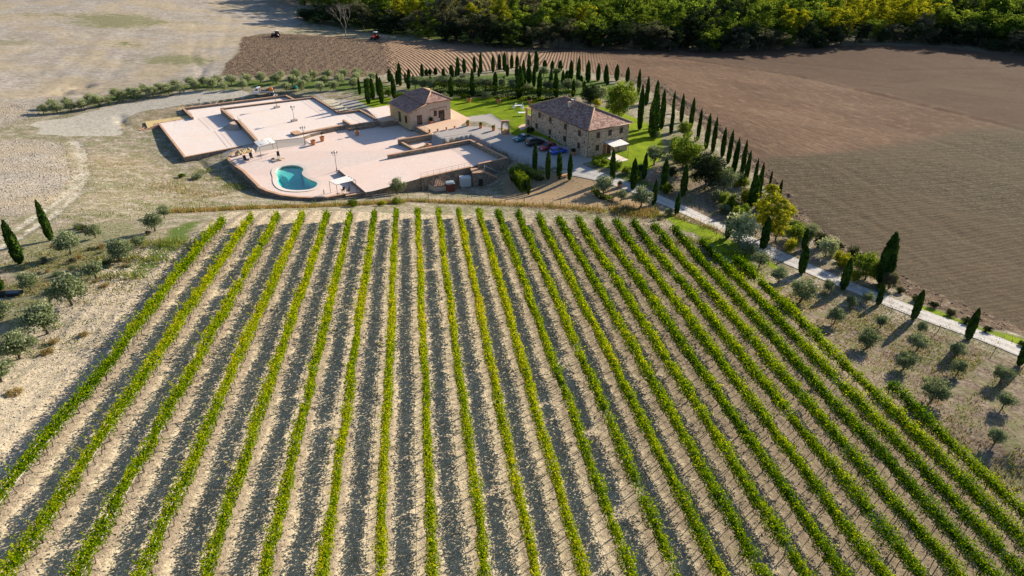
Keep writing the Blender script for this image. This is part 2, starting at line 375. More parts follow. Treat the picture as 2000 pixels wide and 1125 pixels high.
# rut of the left track and eroded bank by the ramp
for P_, w_, dp in (([(150,275),(166,300),(170,340),(150,380),(100,425),(40,462),(0,485)], .35, .22), ([(138,275),(150,300),(152,335),(138,370),(92,412),(30,452)], .35, .18), ([(350,262),(375,300),(400,325),(425,340),(455,352)], .5, .35), ([(234,226),(236,236),(246,246)], .8, .5)):
    Q = [G(*q) for q in P_]
    for a, b in zip(Q[:-1], Q[1:]):
        ab = np.array([b.x - a.x, b.y - a.y]); L2 = ab @ ab; tt = np.clip(((X - a.x) * ab[0] + (Y - a.y) * ab[1]) / L2, 0, 1)
        dd = np.hypot(X - a.x - ab[0] * tt, Y - a.y - ab[1] * tt) + (jn * .8)
        Zr -= dp * np.exp(-(dd / w_) ** 2)
for P_, w_, dp in (([(410,8),(385,50),(375,110),(395,140),(378,170)], .5, .2), ([(430,8),(405,60),(402,100),(410,120),(385,150)], .4, .15), ([(300,5),(270,60),(240,120),(200,170)], .6, .14), ([(200,40),(150,110),(95,160),(60,175)], .6, .16), ([(150,60),(90,130),(20,170)], .6, .14), ([(250,60),(185,130),(110,185)], .6, .14), ([(455,20),(440,70),(425,110)], .5, .14), ([(0,118),(120,70),(260,60),(420,62)], 1.2, .2), ([(350,5),(330,40),(330,80)], .5, .14), ([(120,178),(150,168),(180,165)], .8, .4), ([(60,190),(120,182),(170,185),(200,175)], .8, .25), ([(168,175),(166,165),(172,160)], .5, .3)):
    Q = [G(*q) for q in P_]
    for a, b in zip(Q[:-1], Q[1:]):
        ab = np.array([b.x - a.x, b.y - a.y]); L2 = ab @ ab; tt = np.clip(((X - a.x) * ab[0] + (Y - a.y) * ab[1]) / L2, 0, 1)
        dd = np.hypot(X - a.x - ab[0] * tt, Y - a.y - ab[1] * tt) + jn * 1.2
        Zr -= dp * 1.6 * np.exp(-(dd / (w_ * 2)) ** 2)
for P_, w_, dp in (([(1230,101),(1365,119),(1560,150),(1700,182),(1850,217),(2000,254),(2300,330)], 1.0, .5), ([(1180,150),(1290,172),(1370,226),(1440,283),(1500,345),(1560,410),(1620,458)], .6, .3), ([(1700,170),(1850,150),(2000,160)], .8, .2), ([(1500,120),(1700,140),(1900,135)], .9, .2), ([(1560,190),(1750,250),(2000,330)], .8, .12), ([(1300,200),(1500,210),(1700,260)], .9, .12), ([(1650,330),(1800,420),(2000,520)], .6, .1), ([(1600,360),(1740,460),(1900,560)], .6, .1)):
    rm = ruts([P_], w_ * 1.6); Zr -= dp * rm * (.6 + .8 * fbm(X * .3, Y * .3, 40))
# cut the ground below the terrace slabs and flatten the yard
for P_, zz in ((T1, Z1), (T2, Z2), (T3, -2.0), (T4, Z4)):
    ins = inpoly(X, Y, P_); Zr = np.where(ins, np.minimum(Zr, zz - .7), Zr)
near_t = blur(np.maximum.reduce([inpoly(X, Y, q) for q in (T1, T2, T3, T4)]).astype(float), 2)
yard = blur(zone([(715,212),(760,204),(885,196),(962,226),(1000,250),(1050,268),(1150,304),(1150,318),(1110,330),(1060,328),(1000,316),(930,276),(860,286),(840,270),(790,238),(745,240)], 0), 3)
Zr = Zr * (1 - .9 * yard * (Zr > -1.5))
M_ = [('ground', None)]
zid = np.zeros(X.shape, int); names = ['ground', 'vineyard_soil', 'clay_field', 'ploughed_field', 'brown_field', 'lawn', 'gravel_yard', 'dirt_track', 'stubble_field']
for i, m in ((1, masks['vine']), (2, masks['clay']), (3, masks['fieldl']), (4, masks['fieldr']), (8, masks['pale']), (5, masks['lawn']), (6, masks['gravel']), (7, masks['track'])):
    zid[m > .5] = i
zid[(zid == 0) & (blur((zid != 0).astype(float), 2) > .93)] = 4
# ---------------------------------------------------------------- ground material (one procedural soil/grass shader driven by the zone masks)
t = NT('ground'); p = t.pos()
n1 = t.noise(.045, 4, p); n2 = t.noise(.35, 4, p); n3 = t.noise(2.2, 4, p, .65); n4 = t.noise(9, 3, p, .7); n5 = t.noise(.9, 5, p, .7)
A = t.attr
fine = t.math('ADD', t.math('MULTIPLY', n3, .6), t.math('MULTIPLY', n4, .4))
bf = t.math('ADD', t.math('MULTIPLY', n5, .4), t.math('MULTIPLY', n3, .6))
base = t.ramp(bf, [(.36, (.14, .118, .082)), (.46, (.29, .245, .18)), (.55, (.41, .355, .275)), (.66, (.54, .48, .385))])
base = t.mix(t.math('MULTIPLY', t.ramp(n2, [(.40, (0,)*3), (.58, (1,)*3)]), .7), base, t.ramp(n3, [(.35, (.08, .095, .035)), (.65, (.21, .22, .09))]))
base = t.mix(t.math('MULTIPLY', t.ramp(n1, [(.5, (0,)*3), (.68, (1,)*3)]), .35), base, (.40, .27, .15))
vf = t.math('ADD', t.math('MULTIPLY', n4, .45), t.math('MULTIPLY', t.noise(4.2, 4, p, .75), .55))
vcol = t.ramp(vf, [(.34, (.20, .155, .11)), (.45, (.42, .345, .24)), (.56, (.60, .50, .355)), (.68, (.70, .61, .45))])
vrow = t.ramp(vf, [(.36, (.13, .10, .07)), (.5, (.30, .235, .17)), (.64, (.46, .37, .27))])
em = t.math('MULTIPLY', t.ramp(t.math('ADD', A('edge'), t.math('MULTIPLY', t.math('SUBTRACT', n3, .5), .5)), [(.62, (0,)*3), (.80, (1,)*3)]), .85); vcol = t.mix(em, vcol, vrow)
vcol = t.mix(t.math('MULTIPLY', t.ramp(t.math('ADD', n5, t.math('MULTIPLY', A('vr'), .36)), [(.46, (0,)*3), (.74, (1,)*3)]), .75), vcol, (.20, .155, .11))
vcol = t.mix(t.math('MULTIPLY', t.ramp(n3, [(.56, (0,)*3), (.70, (1,)*3)]), t.math('MULTIPLY', t.ramp(n2, [(.45, (0,)*3), (.6, (1,)*3)]), .6)), vcol, (.20, .20, .09))
ccol = t.ramp(t.math('ADD', t.math('MULTIPLY', n5, .6), t.math('MULTIPLY', n4, .4)), [(.34, (.20, .175, .15)), (.46, (.37, .325, .28)), (.54, (.47, .415, .355)), (.68, (.56, .505, .44))])
ccol = t.mix(t.ramp(t.noise(.11, 5, p, .7), [(.42, (.55,)*3), (.58, (0,)*3)]), ccol, (.27, .23, .175))
ccol = t.mix(t.ramp(n1, [(.45, (0,)*3), (.6, (.6,)*3)]), ccol, (.47, .37, .23))
gcol = t.ramp(fine, [(.35, (.055, .085, .02)), (.55, (.11, .165, .035)), (.7, (.19, .24, .06))])
lcol = t.ramp(t.math('ADD', t.math('MULTIPLY', n2, .6), t.math('MULTIPLY', n3, .4)), [(.35, (.12, .18, .010)), (.55, (.20, .27, .012)), (.7, (.29, .34, .022))])
mcol = t.ramp(fine, [(.36, (.09, .095, .045)), (.48, (.20, .195, .10)), (.57, (.31, .28, .17)), (.68, (.44, .38, .26))])
plc = t.ramp(n5, [(.3, (.075, .05, .035)), (.52, (.18, .125, .085)), (.72, (.33, .25, .17))])
nlo2 = t.noise(.03, 3, p)
frc = t.ramp(t.math('ADD', t.math('MULTIPLY', n5, .5), t.math('MULTIPLY', n1, .5)), [(.35, (.11, .066, .042)), (.5, (.165, .106, .070)), (.65, (.225, .155, .105))])
pac = t.ramp(bf, [(.38, (.055, .043, .027)), (.5, (.105, .084, .054)), (.64, (.17, .142, .098))])
grv = t.ramp(n4, [(.3, (.30, .26, .24)), (.5, (.45, .41, .38)), (.7, (.60, .56, .52))])
grv = t.mix(t.math('MULTIPLY', n2, .4), grv, (.38, .32, .26))
tkc = t.ramp(bf, [(.38, (.28, .25, .20)), (.5, (.44, .40, .33)), (.64, (.55, .51, .43))])
rbc = t.ramp(n5, [(.35, (.085, .055, .038)), (.55, (.17, .12, .08)), (.72, (.36, .31, .23))])
mwc = t.ramp(fine, [(.35, (.26, .18, .10)), (.55, (.38, .27, .16)), (.7, (.47, .35, .22))])
rgc = t.ramp(bf, [(.36, (.10, .075, .055)), (.47, (.205, .155, .115)), (.56, (.29, .23, .17)), (.67, (.40, .34, .26))])
rgc = t.mix(t.math('MULTIPLY', t.ramp(n2, [(.45, (0,)*3), (.62, (1,)*3)]), .6), rgc, (.17, .18, .07))
frc = t.mix(t.ramp(t.noise(.016, 3, p), [(.4, (.55,)*3), (.6, (0,)*3)]), frc, (.105, .066, .045)); frc = t.mix(t.math('MULTIPLY', A('fmask'), .6), frc, (.34, .23, .15))
bl = t.math('SINE', t.math('ADD', t.math('MULTIPLY', A('bph'), 2 * math.pi / 2.6), t.math('MULTIPLY', nlo2, 14))); frc = t.mix(t.math('MULTIPLY', t.math('ADD', t.math('MULTIPLY', bl, .5), .5), t.math('SUBTRACT', .5, t.math('MULTIPLY', A('fmask'), .5))), frc, (.115, .07, .045)); frc = t.mix(t.math('MULTIPLY', t.ramp(n2, [(.52, (0,)*3), (.7, (1,)*3)]), .35), frc, (.30, .20, .13))  # harrow lines in colour: moist soil, plus furrow shading the bump loses
pac = t.mix(t.math('MULTIPLY', t.ramp(t.math('ADD', t.math('SINE', t.math('ADD', t.math('MULTIPLY', A('hph'), 2 * math.pi / 2.2), t.math('MULTIPLY', nlo2, 10))), n2), [(.3, (0,)*3), (1.2, (1,)*3)]), .45), pac, (.075, .058, .036)); pac = t.mix(t.ramp(nlo2, [(.42, (.5,)*3), (.58, (0,)*3)]), pac, (.125, .09, .058))  # harrow streaks tinted into this soil too, furrow shading included
far = t.mix(t.math('MULTIPLY', A('darkf'), .7), frc, (.10, .066, .046))  # soil darkened in colour to stand in for the vignetted right side
nlow = t.noise(.09, 3, p)
def soft(m, k=1.0):
    return t.ramp(t.math('ADD', A(m), t.math('ADD', t.math('MULTIPLY', t.math('SUBTRACT', n3, .5), 1.5 * k), t.math('ADD', t.math('MULTIPLY', t.math('SUBTRACT', n2, .5), 1.3 * k), t.math('MULTIPLY', t.math('SUBTRACT', nlow, .5), 1.0 * k)))), [(.42, (0,)*3), (.64, (1,)*3)])
SOFT = dict(green=.9, midg=1.1, track=.6, mown=.6, clay=.7, gravel=.3, rub=.7, rough=.7, vine=.4, fieldl=.5, lawn=.3, verge=.4)
n2b = t.noise(.55, 5, p, .75)
base = t.mix(t.math('MULTIPLY', t.ramp(n2b, [(.42, (1,)*3), (.52, (0,)*3)]), .55), base, (.20, .155, .105)); base = t.mix(t.math('MULTIPLY', t.ramp(n2b, [(.56, (0,)*3), (.68, (1,)*3)]), .5), base, (.56, .50, .40))
ccol = t.mix(t.math('MULTIPLY', t.ramp(n2b, [(.40, (1,)*3), (.5, (0,)*3)]), .5), ccol, (.20, .175, .145))
c = base
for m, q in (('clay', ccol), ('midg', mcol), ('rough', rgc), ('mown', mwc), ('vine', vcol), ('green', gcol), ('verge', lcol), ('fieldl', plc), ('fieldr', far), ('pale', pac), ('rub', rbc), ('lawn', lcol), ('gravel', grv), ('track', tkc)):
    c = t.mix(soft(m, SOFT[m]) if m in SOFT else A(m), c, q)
# furrows as bump
ph = A('fur'); s1 = t.math('SINE', t.math('MULTIPLY', ph, 2 * math.pi / 1.2)); 
fw = t.math('MULTIPLY', A('fmask'), s1)
pw = t.math('MULTIPLY', A('pale'), t.math('SINE', t.math('ADD', t.math('MULTIPLY', A('hph'), 2 * math.pi / 1.1), t.math('MULTIPLY', n2, 9))))
h = t.math('ADD', t.math('MULTIPLY', fw, .22), t.math('MULTIPLY', pw, .035))
clod = t.math('ADD', t.math('MULTIPLY', n4, .35), t.math('MULTIPLY', n3, .65))
amp = t.math('SUBTRACT', t.math('ADD', .16, t.math('MULTIPLY', A('fieldl'), .4)), t.math('MULTIPLY', t.math('MAXIMUM', A('gravel'), t.math('MAXIMUM', A('track'), A('mown'))), .12))
amp = t.math('ADD', amp, t.math('MULTIPLY', A('vine'), .06)); amp = t.math('ADD', amp, t.math('MULTIPLY', A('fieldr'), .16)); amp = t.math('ADD', amp, t.math('MULTIPLY', A('clay'), .25))
h = t.math('ADD', h, t.math('MULTIPLY', clod, amp))
b = t.bump(h, 1.0, .75)
t.bsdf(c, 1.0, b, .03); GROUND = t.mat
fmask = masks['fieldr'] * (1 - masks['pale']) * np.clip(1 - (X - 12) / 35, 0.0, 1)
hd = GZ(2000, 430, -8) - GZ(1550, 500, -6); hl = math.hypot(hd.x, hd.y); hph = (-hd.y * X + hd.x * Y) / hl + 1.5 * np.sin(X * .03)
masks['vr'] = np.clip((D - 5) / 35, 0, 1) * masks['vine']
attrs = {k: v.ravel() for k, v in masks.items()}; bd_ = GZ(2000, 254, -12) - GZ(1400, 122, -15); bl_ = math.hypot(bd_.x, bd_.y); bph = (-bd_.y * X + bd_.x * Y) / bl_ + 3 * np.sin(X * .012)
attrs.update(bph=bph.ravel(), fur=fur.ravel(), fmask=fmask.ravel(), hph=hph.ravel())
Vall = np.c_[X.ravel(), Y.ravel(), Zr.ravel()]; ny, nx = X.shape
ii = np.arange(ny * nx).reshape(ny, nx); Fall = np.c_[ii[:-1, :-1].ravel(), ii[:-1, 1:].ravel(), ii[1:, 1:].ravel(), ii[1:, :-1].ravel()]
zf = np.maximum.reduce([zid[:-1, :-1], zid[:-1, 1:], zid[1:, 1:], zid[1:, :-1]]).ravel()
for i, nm in enumerate(names):
    F = Fall[zf == i]
    if not len(F): continue
    u, inv = np.unique(F, return_inverse=True)
    me = np_mesh(nm, Vall[u], inv.reshape(F.shape), [GROUND], None, {k: v[u] for k, v in attrs.items()}, True)
    o = link(nm, me); o['kind'] = 'structure'
def zg(x, y): return Zt(x, y)
# ---------------------------------------------------------------- road (gravel drive with two pale wheel tracks)
t = NT('road_gravel'); p = t.pos(); nn = t.noise(1.1, 4, p, .7); n6 = t.noise(7, 3, p, .7)
u = t.attr('u'); wv_ = t.math('ABSOLUTE', t.math('SUBTRACT', t.math('ABSOLUTE', u), .5))
c = t.ramp(t.math('ADD', t.math('MULTIPLY', nn, .5), t.math('MULTIPLY', n6, .5)), [(.35, (.33, .30, .28)), (.52, (.47, .44, .41)), (.68, (.60, .57, .53))])
c = t.mix(t.ramp(wv_, [(.12, (.45,)*3), (.3, (0,)*3)]), c, (.62, .58, .53)); c = t.mix(t.ramp(t.math('ADD', t.math('ABSOLUTE', u), t.math('MULTIPLY', nn, .35)), [(1.02, (0,)*3), (1.15, (1,)*3)]), c, (.24, .22, .12))
t.bsdf(c, .95, t.bump(n6, .05, .6), .1); ROADM = t.mat
RP = [(1090,318),(1130,334),(1175,347),(1220,362),(1270,382),(1330,408),(1400,441),(1470,474),(1540,508),(1600,534),(1660,560),(1720,583),(1790,611),(1860,636),(1930,661),(2000,689),(2100,728),(2250,790),(2450,875),(2700,985)]
RW = [3.4, 2.7, 2.2, 2.0] + [1.9] * 18
Q = [G(*q) for q in RP]; cen = []
for i in range(len(Q) - 1):
    p0, p1, p2, p3 = Q[max(i-1, 0)], Q[i], Q[i+1], Q[min(i+2, len(Q)-1)]
    for k in range(14):
        f = k / 14; pt = .5 * ((2*p1) + (-p0+p2)*f + (2*p0-5*p1+4*p2-p3)*f*f + (-p0+3*p1-3*p2+p3)*f**3); cen.append((pt.x, pt.y, RW[i] * (1-f) + RW[i+1] * f))
vs, us = [], []; NU = 9
for i, (x, y, w) in enumerate(cen):
    a, b_ = cen[max(i-1, 0)], cen[min(i+1, len(cen)-1)]; dx, dy = b_[0]-a[0], b_[1]-a[1]; l = math.hypot(dx, dy); nx_, ny_ = -dy/l, dx/l
    for k in range(NU):
        q = (k / (NU-1) * 2 - 1); ww = w * (1 + .08 * (float(vn(i * .35, k > 4, 4)) - .5)); vs.append((x + nx_ * q * ww, y + ny_ * q * ww)); us.append(q)
vs = np.array(vs); zz = zt(vs[:, 0], vs[:, 1]); zz = np.where(vs[:, 1] > 135, np.minimum(zz, zz), zz) + .07
n = len(cen); F = [(i*NU+k, i*NU+k+1, (i+1)*NU+k+1, (i+1)*NU+k) for i in range(n-1) for k in range(NU-1)]
link('road', np_mesh('road', np.c_[vs, zz], F, [ROADM], None, {'u': us}, True))['kind'] = 'structure'

# ---------------------------------------------------------------- loose clods (real lumps that catch the low sun)
def clods(name, label, sel, n, s0, s1, col, seed):
    rn = np.random.default_rng(seed); ok = np.argwhere(sel[:-1, :-1]); area = np.diff(gy)[:, None] * np.diff(gx)[None]; w = (area * sel[:-1, :-1])[ok[:, 0], ok[:, 1]]; pick = ok[rn.choice(len(ok), n, p=w / w.sum())]
    i, j = pick[:, 0], pick[:, 1]; fu, fv = rn.random(n), rn.random(n)
    x = gx[j] + (gx[j+1] - gx[j]) * fu; y = gy[i] + (gy[i+1] - gy[i]) * fv
    z = (Zr[i, j] * (1-fu) * (1-fv) + Zr[i, j+1] * fu * (1-fv) + Zr[i+1, j] * (1-fu) * fv + Zr[i+1, j+1] * fu * fv)
    s = s0 + (s1 - s0) * rn.random(n) ** 2.2; s *= np.clip(np.hypot(x, y) / 90, .7, 1.6)
    O = np.array([(1,0,0),(0,1,0),(-1,0,0),(0,-1,0),(0,0,.75),(0,0,-.4)]); V = O[None] * s[:, None, None] * (.65 + .7 * rn.random((n, 6, 1))); a = rn.random(n) * 6.28; c_, s_ = np.cos(a)[:, None], np.sin(a)[:, None]
    V = np.stack([V[..., 0] * c_ - V[..., 1] * s_ * .8, V[..., 0] * s_ + V[..., 1] * c_ * .8, V[..., 2]], -1) + np.stack([x, y, z], -1)[:, None]
    T8 = np.array([(0,1,4),(1,2,4),(2,3,4),(3,0,4),(1,0,5),(2,1,5),(3,2,5),(0,3,5)]); F = (np.arange(n) * 6)[:, None, None] + T8[None]
    tag(link(name, np_mesh(name, V.reshape(-1, 3), F.reshape(-1, 3), [col])), label, 'soil clods', None, 'stuff')
CL1 = flat('pale_clod', (.42, .36, .27), .98, .1, 0, .35, 1.2); CL2 = flat('grey_clod', (.36, .32, .26), .98, .1, 0, .3, 1.0); CL3 = flat('brown_clod', (.22, .16, .115), .98, .1, 0, .35, 1.0)
inview = (px > -60) & (px < 2060) & (py < 1160) & (zc > 5)
clods('vineyard_clods', 'small clods of pale soil strewn between the vine rows', (masks['vine'] > .6) & inview & (masks['side'] < .4), 26000, .03, .13, CL1, 1)
clods('headland_clods', 'grey clods on the bare strip left of the vineyard', (masks['side'] > .3) & inview, 5000, .04, .17, CL2, 2)
clods('clay_field_clods', 'grey clods on the pale tilled field at the left edge', (masks['clay'] > .4) & inview & (X < -20) & (Y < 190), 7000, .04, .15, CL2, 3)
clods('ploughed_clods', 'big dark clods turned up in the ploughed patch below the tractors', ((masks['fieldl'] > .5) | (masks['rub'] > .5)) & inview, 12000, .06, .24, CL3, 4)
clods('slope_clods', 'loose earth lumps on the dry slopes round the vineyard', (zid == 0) & inview & (Y < 135), 9000, .03, .14, CL2, 5)
# ---------------------------------------------------------------- masonry, roof and metal materials
def stone(name, cols, sc=2.6, mort=(.42, .34, .25), bump=.05):
    t = NT(name); v = t.obc(); v = t.scale(v, (1, 1, 1.5))
    vo = t.n('TexVoronoi', feature='F1'); vo.inputs['Scale'].default_value = sc; t.L(v, vo.inputs[0]); vo.inputs['Randomness'].default_value = 1
    cc = t.n('SeparateColor'); t.L(vo.outputs['Color'], cc.inputs[0])
    c = t.ramp(cc.outputs[0], cols)
    ed = t.n('TexVoronoi', feature='DISTANCE_TO_EDGE'); ed.inputs['Scale'].default_value = sc; t.L(v, ed.inputs[0])
    e = t.ramp(ed.outputs[0], [(.02, (1,)*3), (.09, (0,)*3)]); c = t.mix(e, c, mort)
    big = t.noise(.35, 3, t.obc()); c = t.mix(t.ramp(big, [(.45, (0,)*3), (.7, (.35,)*3)]), c, mort)
    nz = t.noise(14, 3, v); c = t.mix(t.math('MULTIPLY', nz, .35), c, (.12, .09, .065))
    h = t.ramp(ed.outputs[0], [(.0, (0,)*3), (.12, (1,)*3)])
    t.bsdf(c, .92, t.bump(h, bump, .8), .1); return t.mat
STONE = stone('rubble_stone', [(0, (.20, .12, .075)), (.2, (.46, .315, .21)), (.5, (.62, .45, .31)), (.75, (.70, .54, .39)), (.93, (.64, .48, .34)), (1, (.78, .72, .64))], 2.4, (.58, .425, .295))
STONE2 = stone('rubble_stone_grey', [(0, (.17, .125, .09)), (.3, (.40, .305, .225)), (.6, (.56, .44, .325)), (.9, (.63, .52, .41)), (1, (.78, .76, .73))], 2.2, (.52, .41, .31))
WALLST = stone('retaining_wall_stone', [(0, (.10, .08, .06)), (.3, (.25, .19, .14)), (.6, (.38, .30, .22)), (1, (.48, .41, .33))], 3.4, (.31, .25, .19))
PLAST = stone('plastered_stone', [(0, (.48, .37, .28)), (.4, (.62, .49, .375)), (.8, (.70, .56, .44)), (1, (.74, .63, .52))], 3.0, (.66, .52, .40), .02)
OCHRE = stone('ochre_stone', [(0, (.38, .25, .11)), (.5, (.56, .39, .18)), (1, (.62, .48, .26))], 3.0, (.56, .42, .22), .02)
def brickmat(name, a, b, sc=3.2, mort=(.5, .38, .28)):
    t = NT(name); br = t.n('TexBrick'); br.inputs['Scale'].default_value = sc; t.L(t.obc(), br.inputs['Vector'])
    for i, q in (('Color1', a), ('Color2', b), ('Mortar', mort)): br.inputs[i].default_value = (*q, 1)
    br.inputs['Mortar Size'].default_value = .02
    nz = t.noise(2.5, 3, t.obc()); c = t.mix(t.math('MULTIPLY', nz, .4), br.outputs[0], (.62, .40, .26)); n2_ = t.noise(.7, 3, t.obc())
    c = t.mix(t.ramp(n2_, [(.5, (0,)*3), (.68, (.55,)*3)]), c, (.30, .21, .15))
    t.bsdf(c, .9, None, .15); return t.mat
BRICK = brickmat('brick_coping', (.54, .27, .145), (.62, .36, .20))
def paving(name, tone, var, sc=.9):
    t = NT(name); p = t.pos(); n1 = t.noise(.12, 4, p); n2 = t.noise(1.4, 4, p, .7); n3 = t.noise(6, 3, p, .7)
    br = t.n('TexBrick'); br.inputs['Scale'].default_value = sc; mp = t.n('Mapping'); t.L(p, mp.inputs[0]); mp.inputs['Rotation'].default_value = (0, 0, R(32)); t.L(mp.outputs[0], br.inputs['Vector'])
    br.inputs['Color1'].default_value = (*tone, 1); br.inputs['Color2'].default_value = (*[x * .93 for x in tone], 1); br.inputs['Mortar'].default_value = (*[x * .78 for x in tone], 1)
    br.inputs['Mortar Size'].default_value = .012
    f = t.math('ADD', t.math('MULTIPLY', n2, .5), t.math('MULTIPLY', n3, .5))
    c = t.mix(t.ramp(f, [(.38, (1,)*3), (.62, (0,)*3)]), br.outputs[0], tuple(x * y for x, y in zip(tone, var)))
    c = t.mix(t.ramp(n1, [(.4, (.6,)*3), (.6, (0,)*3)]), c, tuple(x * y for x, y in zip(tone, (.9, .80, .74)))); c = t.mix(t.ramp(t.noise(.5, 5, p, .75), [(.5, (0,)*3), (.72, (.7,)*3)]), c, tuple(x * y for x, y in zip(tone, (.78, .74, .72))))
    t.bsdf(c, .9, t.bump(n3, .015, .5), .15); return t.mat
PAVE = paving('pale_paving', (.90, .80, .73), (.80, .74, .71)); PAVEW = paving('warm_paving', (.78, .58, .43), (.85, .78, .72)); CONC = paving('grey_paving', (.52, .47, .42), (.8, .8, .8))
PAVEP = paving('pink_brick_paving', (.87, .73, .65), (.80, .72, .68))
def rooftile(name, base=(.36, .20, .155), warm=(.50, .28, .18), grey=(.50, .40, .36)):
    # uv: u across the slope, v up the slope (metres)
    t = NT(name); uv = t.n('UVMap').outputs[0]; sx = t.n('SeparateXYZ'); t.L(uv, sx.inputs[0])
    w = t.math('SINE', t.math('MULTIPLY', sx.outputs[0], 2 * math.pi / .36)); w01 = t.math('ADD', t.math('MULTIPLY', w, .5), .5)
    st = t.math('FRACT', t.math('MULTIPLY', sx.outputs[1], 2.4))
    fl = t.n('Combine XYZ'.replace(' ', '')) if False else t.n('CombineXYZ'); t.L(t.math('FLOOR', t.math('MULTIPLY', sx.outputs[0], 1 / .36)), fl.inputs[0]); t.L(t.math('FLOOR', t.math('MULTIPLY', sx.outputs[1], 2.4)), fl.inputs[1])
    wn_ = t.n('TexWhiteNoise', noise_dimensions='2D'); t.L(fl.outputs[0], wn_.inputs['Vector'])
    c = t.ramp(wn_.outputs['Value'], [(0, tuple(x * .6 for x in base)), (.45, base), (.72, tuple(x * 1.35 for x in base)), (.86, grey), (1, warm)])
    nz = t.noise(.5, 3, t.obc()); c = t.mix(t.math('MULTIPLY', t.ramp(nz, [(.4, (0,)*3), (.7, (1,)*3)]), .35), c, tuple(x * .7 for x in base))
    hh = t.math('ADD', w01, t.math('MULTIPLY', st, -.35))
    t.bsdf(c, .85, t.bump(hh, .12, 1), .2); return t.mat
ROOF = rooftile('terracotta_roof_tiles'); ROOF2 = rooftile('terracotta_roof_tiles_small_house', (.38, .21, .165), (.46, .26, .18), (.42, .32, .28)); ROOFW = rooftile('orange_roof_tiles', (.50, .27, .16), (.62, .36, .22), (.55, .40, .3))
RIDGE = brickmat('ridge_tiles', (.42, .26, .17), (.52, .36, .25), 4, (.35, .25, .18))
IRON = flat('rusty_iron', (.12, .07, .055), .7, .3, .3); DARK = flat('dark_timber', (.045, .026, .02), .6); GLASS = flat('dark_window_glass', (.03, .03, .035), .15, .6, 0, .3)
WOOD = flat('brown_wood', (.20, .11, .06), .7, var=.25); TERRA = flat('terracotta_pot', (.52, .22, .10), .8, var=.15, sc=5); WHITE = flat('white_paint', (.78, .78, .76), .5, var=.04); CANVAS = flat('white_canvas', (.80, .77, .72), .9, var=.08, sc=1.5)
CREAM = flat('cream_render', (.62, .54, .42), .9, var=.08); STEEL = flat('pale_galvanised_steel', (.62, .68, .70), .45, .5, .2, .06); RUST = flat('rust_red_metal', (.20, .055, .03), .7, var=.35)
COPPER = flat('copper_gutter', (.16, .08, .05), .5, .4, .4)
SOILM = flat('pot_soil', (.06, .045, .03), .95)

# ---------------------------------------------------------------- terrace slabs
def slab(name, P, z, mat, label, zb=-7.5):
    m = MB(); m.prism(P, zb, z, mat, WALLST); o = m.obj(name); o['kind'] = 'structure'; return o
slab('terrace_floor', T1, Z1, PAVE, ''); slab('terrace_floor', T2, Z2, PAVE, '')
slab('terrace_floor', T4, Z4, PAVEP, '')
# pool terrace with the basin cut out
from mathutils.geometry import delaunay_2d_cdt
vsp = [Vector(p) for p in T3] + [Vector(p) for p in POOL]; n3_ = len(T3); np_ = len(POOL)
ed = [(i, (i+1) % n3_) for i in range(n3_)] + [(n3_ + i, n3_ + (i+1) % np_) for i in range(np_)]
# interior points so the sloping floor follows its level
xs = [p[0] for p in T3]; ys = [p[1] for p in T3]; ext = []
for yy in np.arange(min(ys), max(ys), 2.0):
    for xx in np.arange(min(xs), max(xs), 2.0):
        if bool(inpoly(xx, yy, T3)) and not bool(inpoly(xx, yy, POOL)): ext.append(Vector((xx, yy)))
res = delaunay_2d_cdt(vsp + ext, ed, [], 0, 1e-4)
VV, FF = res[0], res[2]; m = MB(); fs = []
for f in FF:
    cx = sum(VV[i].x for i in f) / len(f); cy = sum(VV[i].y for i in f) / len(f)
    if bool(inpoly(cx, cy, T3)) and not bool(inpoly(cx, cy, POOL)): fs.append(list(f))
m.add([(v.x, v.y, z3(v.x, v.y)) for v in VV], fs, PAVEP)
m.add([(p[0], p[1], z3(*p)) for p in T3] + [(p[0], p[1], -7.5) for p in T3], [(i, (i+1) % n3_, n3_ + (i+1) % n3_, n3_ + i) for i in range(n3_)], WALLST)
m.obj('terrace_floor')['kind'] = 'structure'
# pool
pc = Vector((sum(p[0] for p in POOL) / np_, sum(p[1] for p in POOL) / np_)); 
def smoothloop(P, it=2):
    for _ in range(it):
        Q = []
        for i in range(len(P)):
            a = Vector(P[i]); b = Vector(P[(i+1) % len(P)]); Q += [a * .75 + b * .25, a * .25 + b * .75]
        P = Q
    return P
PL = smoothloop([Vector(p) for p in POOL]); npl = len(PL)
def offs(P, d):
    out = []; n = len(P); area = sum(P[i].x * P[(i+1)%n].y - P[(i+1)%n].x * P[i].y for i in range(n)); s = 1 if area > 0 else -1
    for i in range(n):
        t_ = (P[(i+1)%n] - P[i-1]).normalized(); out.append(P[i] + Vector((t_.y, -t_.x)) * d * s)
    return out
pool = thing('swimming_pool', 'kidney shaped turquoise swimming pool set in the pale terrace', 'swimming pool', (pc.x, pc.y, -2.0))
COPE = paving('pool_coping_stone', (.80, .72, .64), (.9, .88, .85), 1.6)
m = MB(); A_, B_ = offs(PL, -.12), offs(PL, .85)
ring = [(q.x - pc.x, q.y - pc.y, .0) for q in A_] + [(q.x - pc.x, q.y - pc.y, .05) for q in B_] + [(q.x - pc.x, q.y - pc.y, -.3) for q in A_]
ring = [(x, y, z + z3(x + pc.x, y + pc.y) + 2.04) for x, y, z in ring]
m.add(ring, [(i, (i+1)%npl, npl+(i+1)%npl, npl+i) for i in range(npl)] + [(i, (i+1)%npl, 2*npl+(i+1)%npl, 2*npl+i) for i in range(npl)], COPE); m.obj('coping', pool)
t = NT('pool_tiles'); zz_ = t.n('SeparateXYZ'); t.L(t.pos(), zz_.inputs[0]); nn = t.noise(1.2, 2, t.pos())
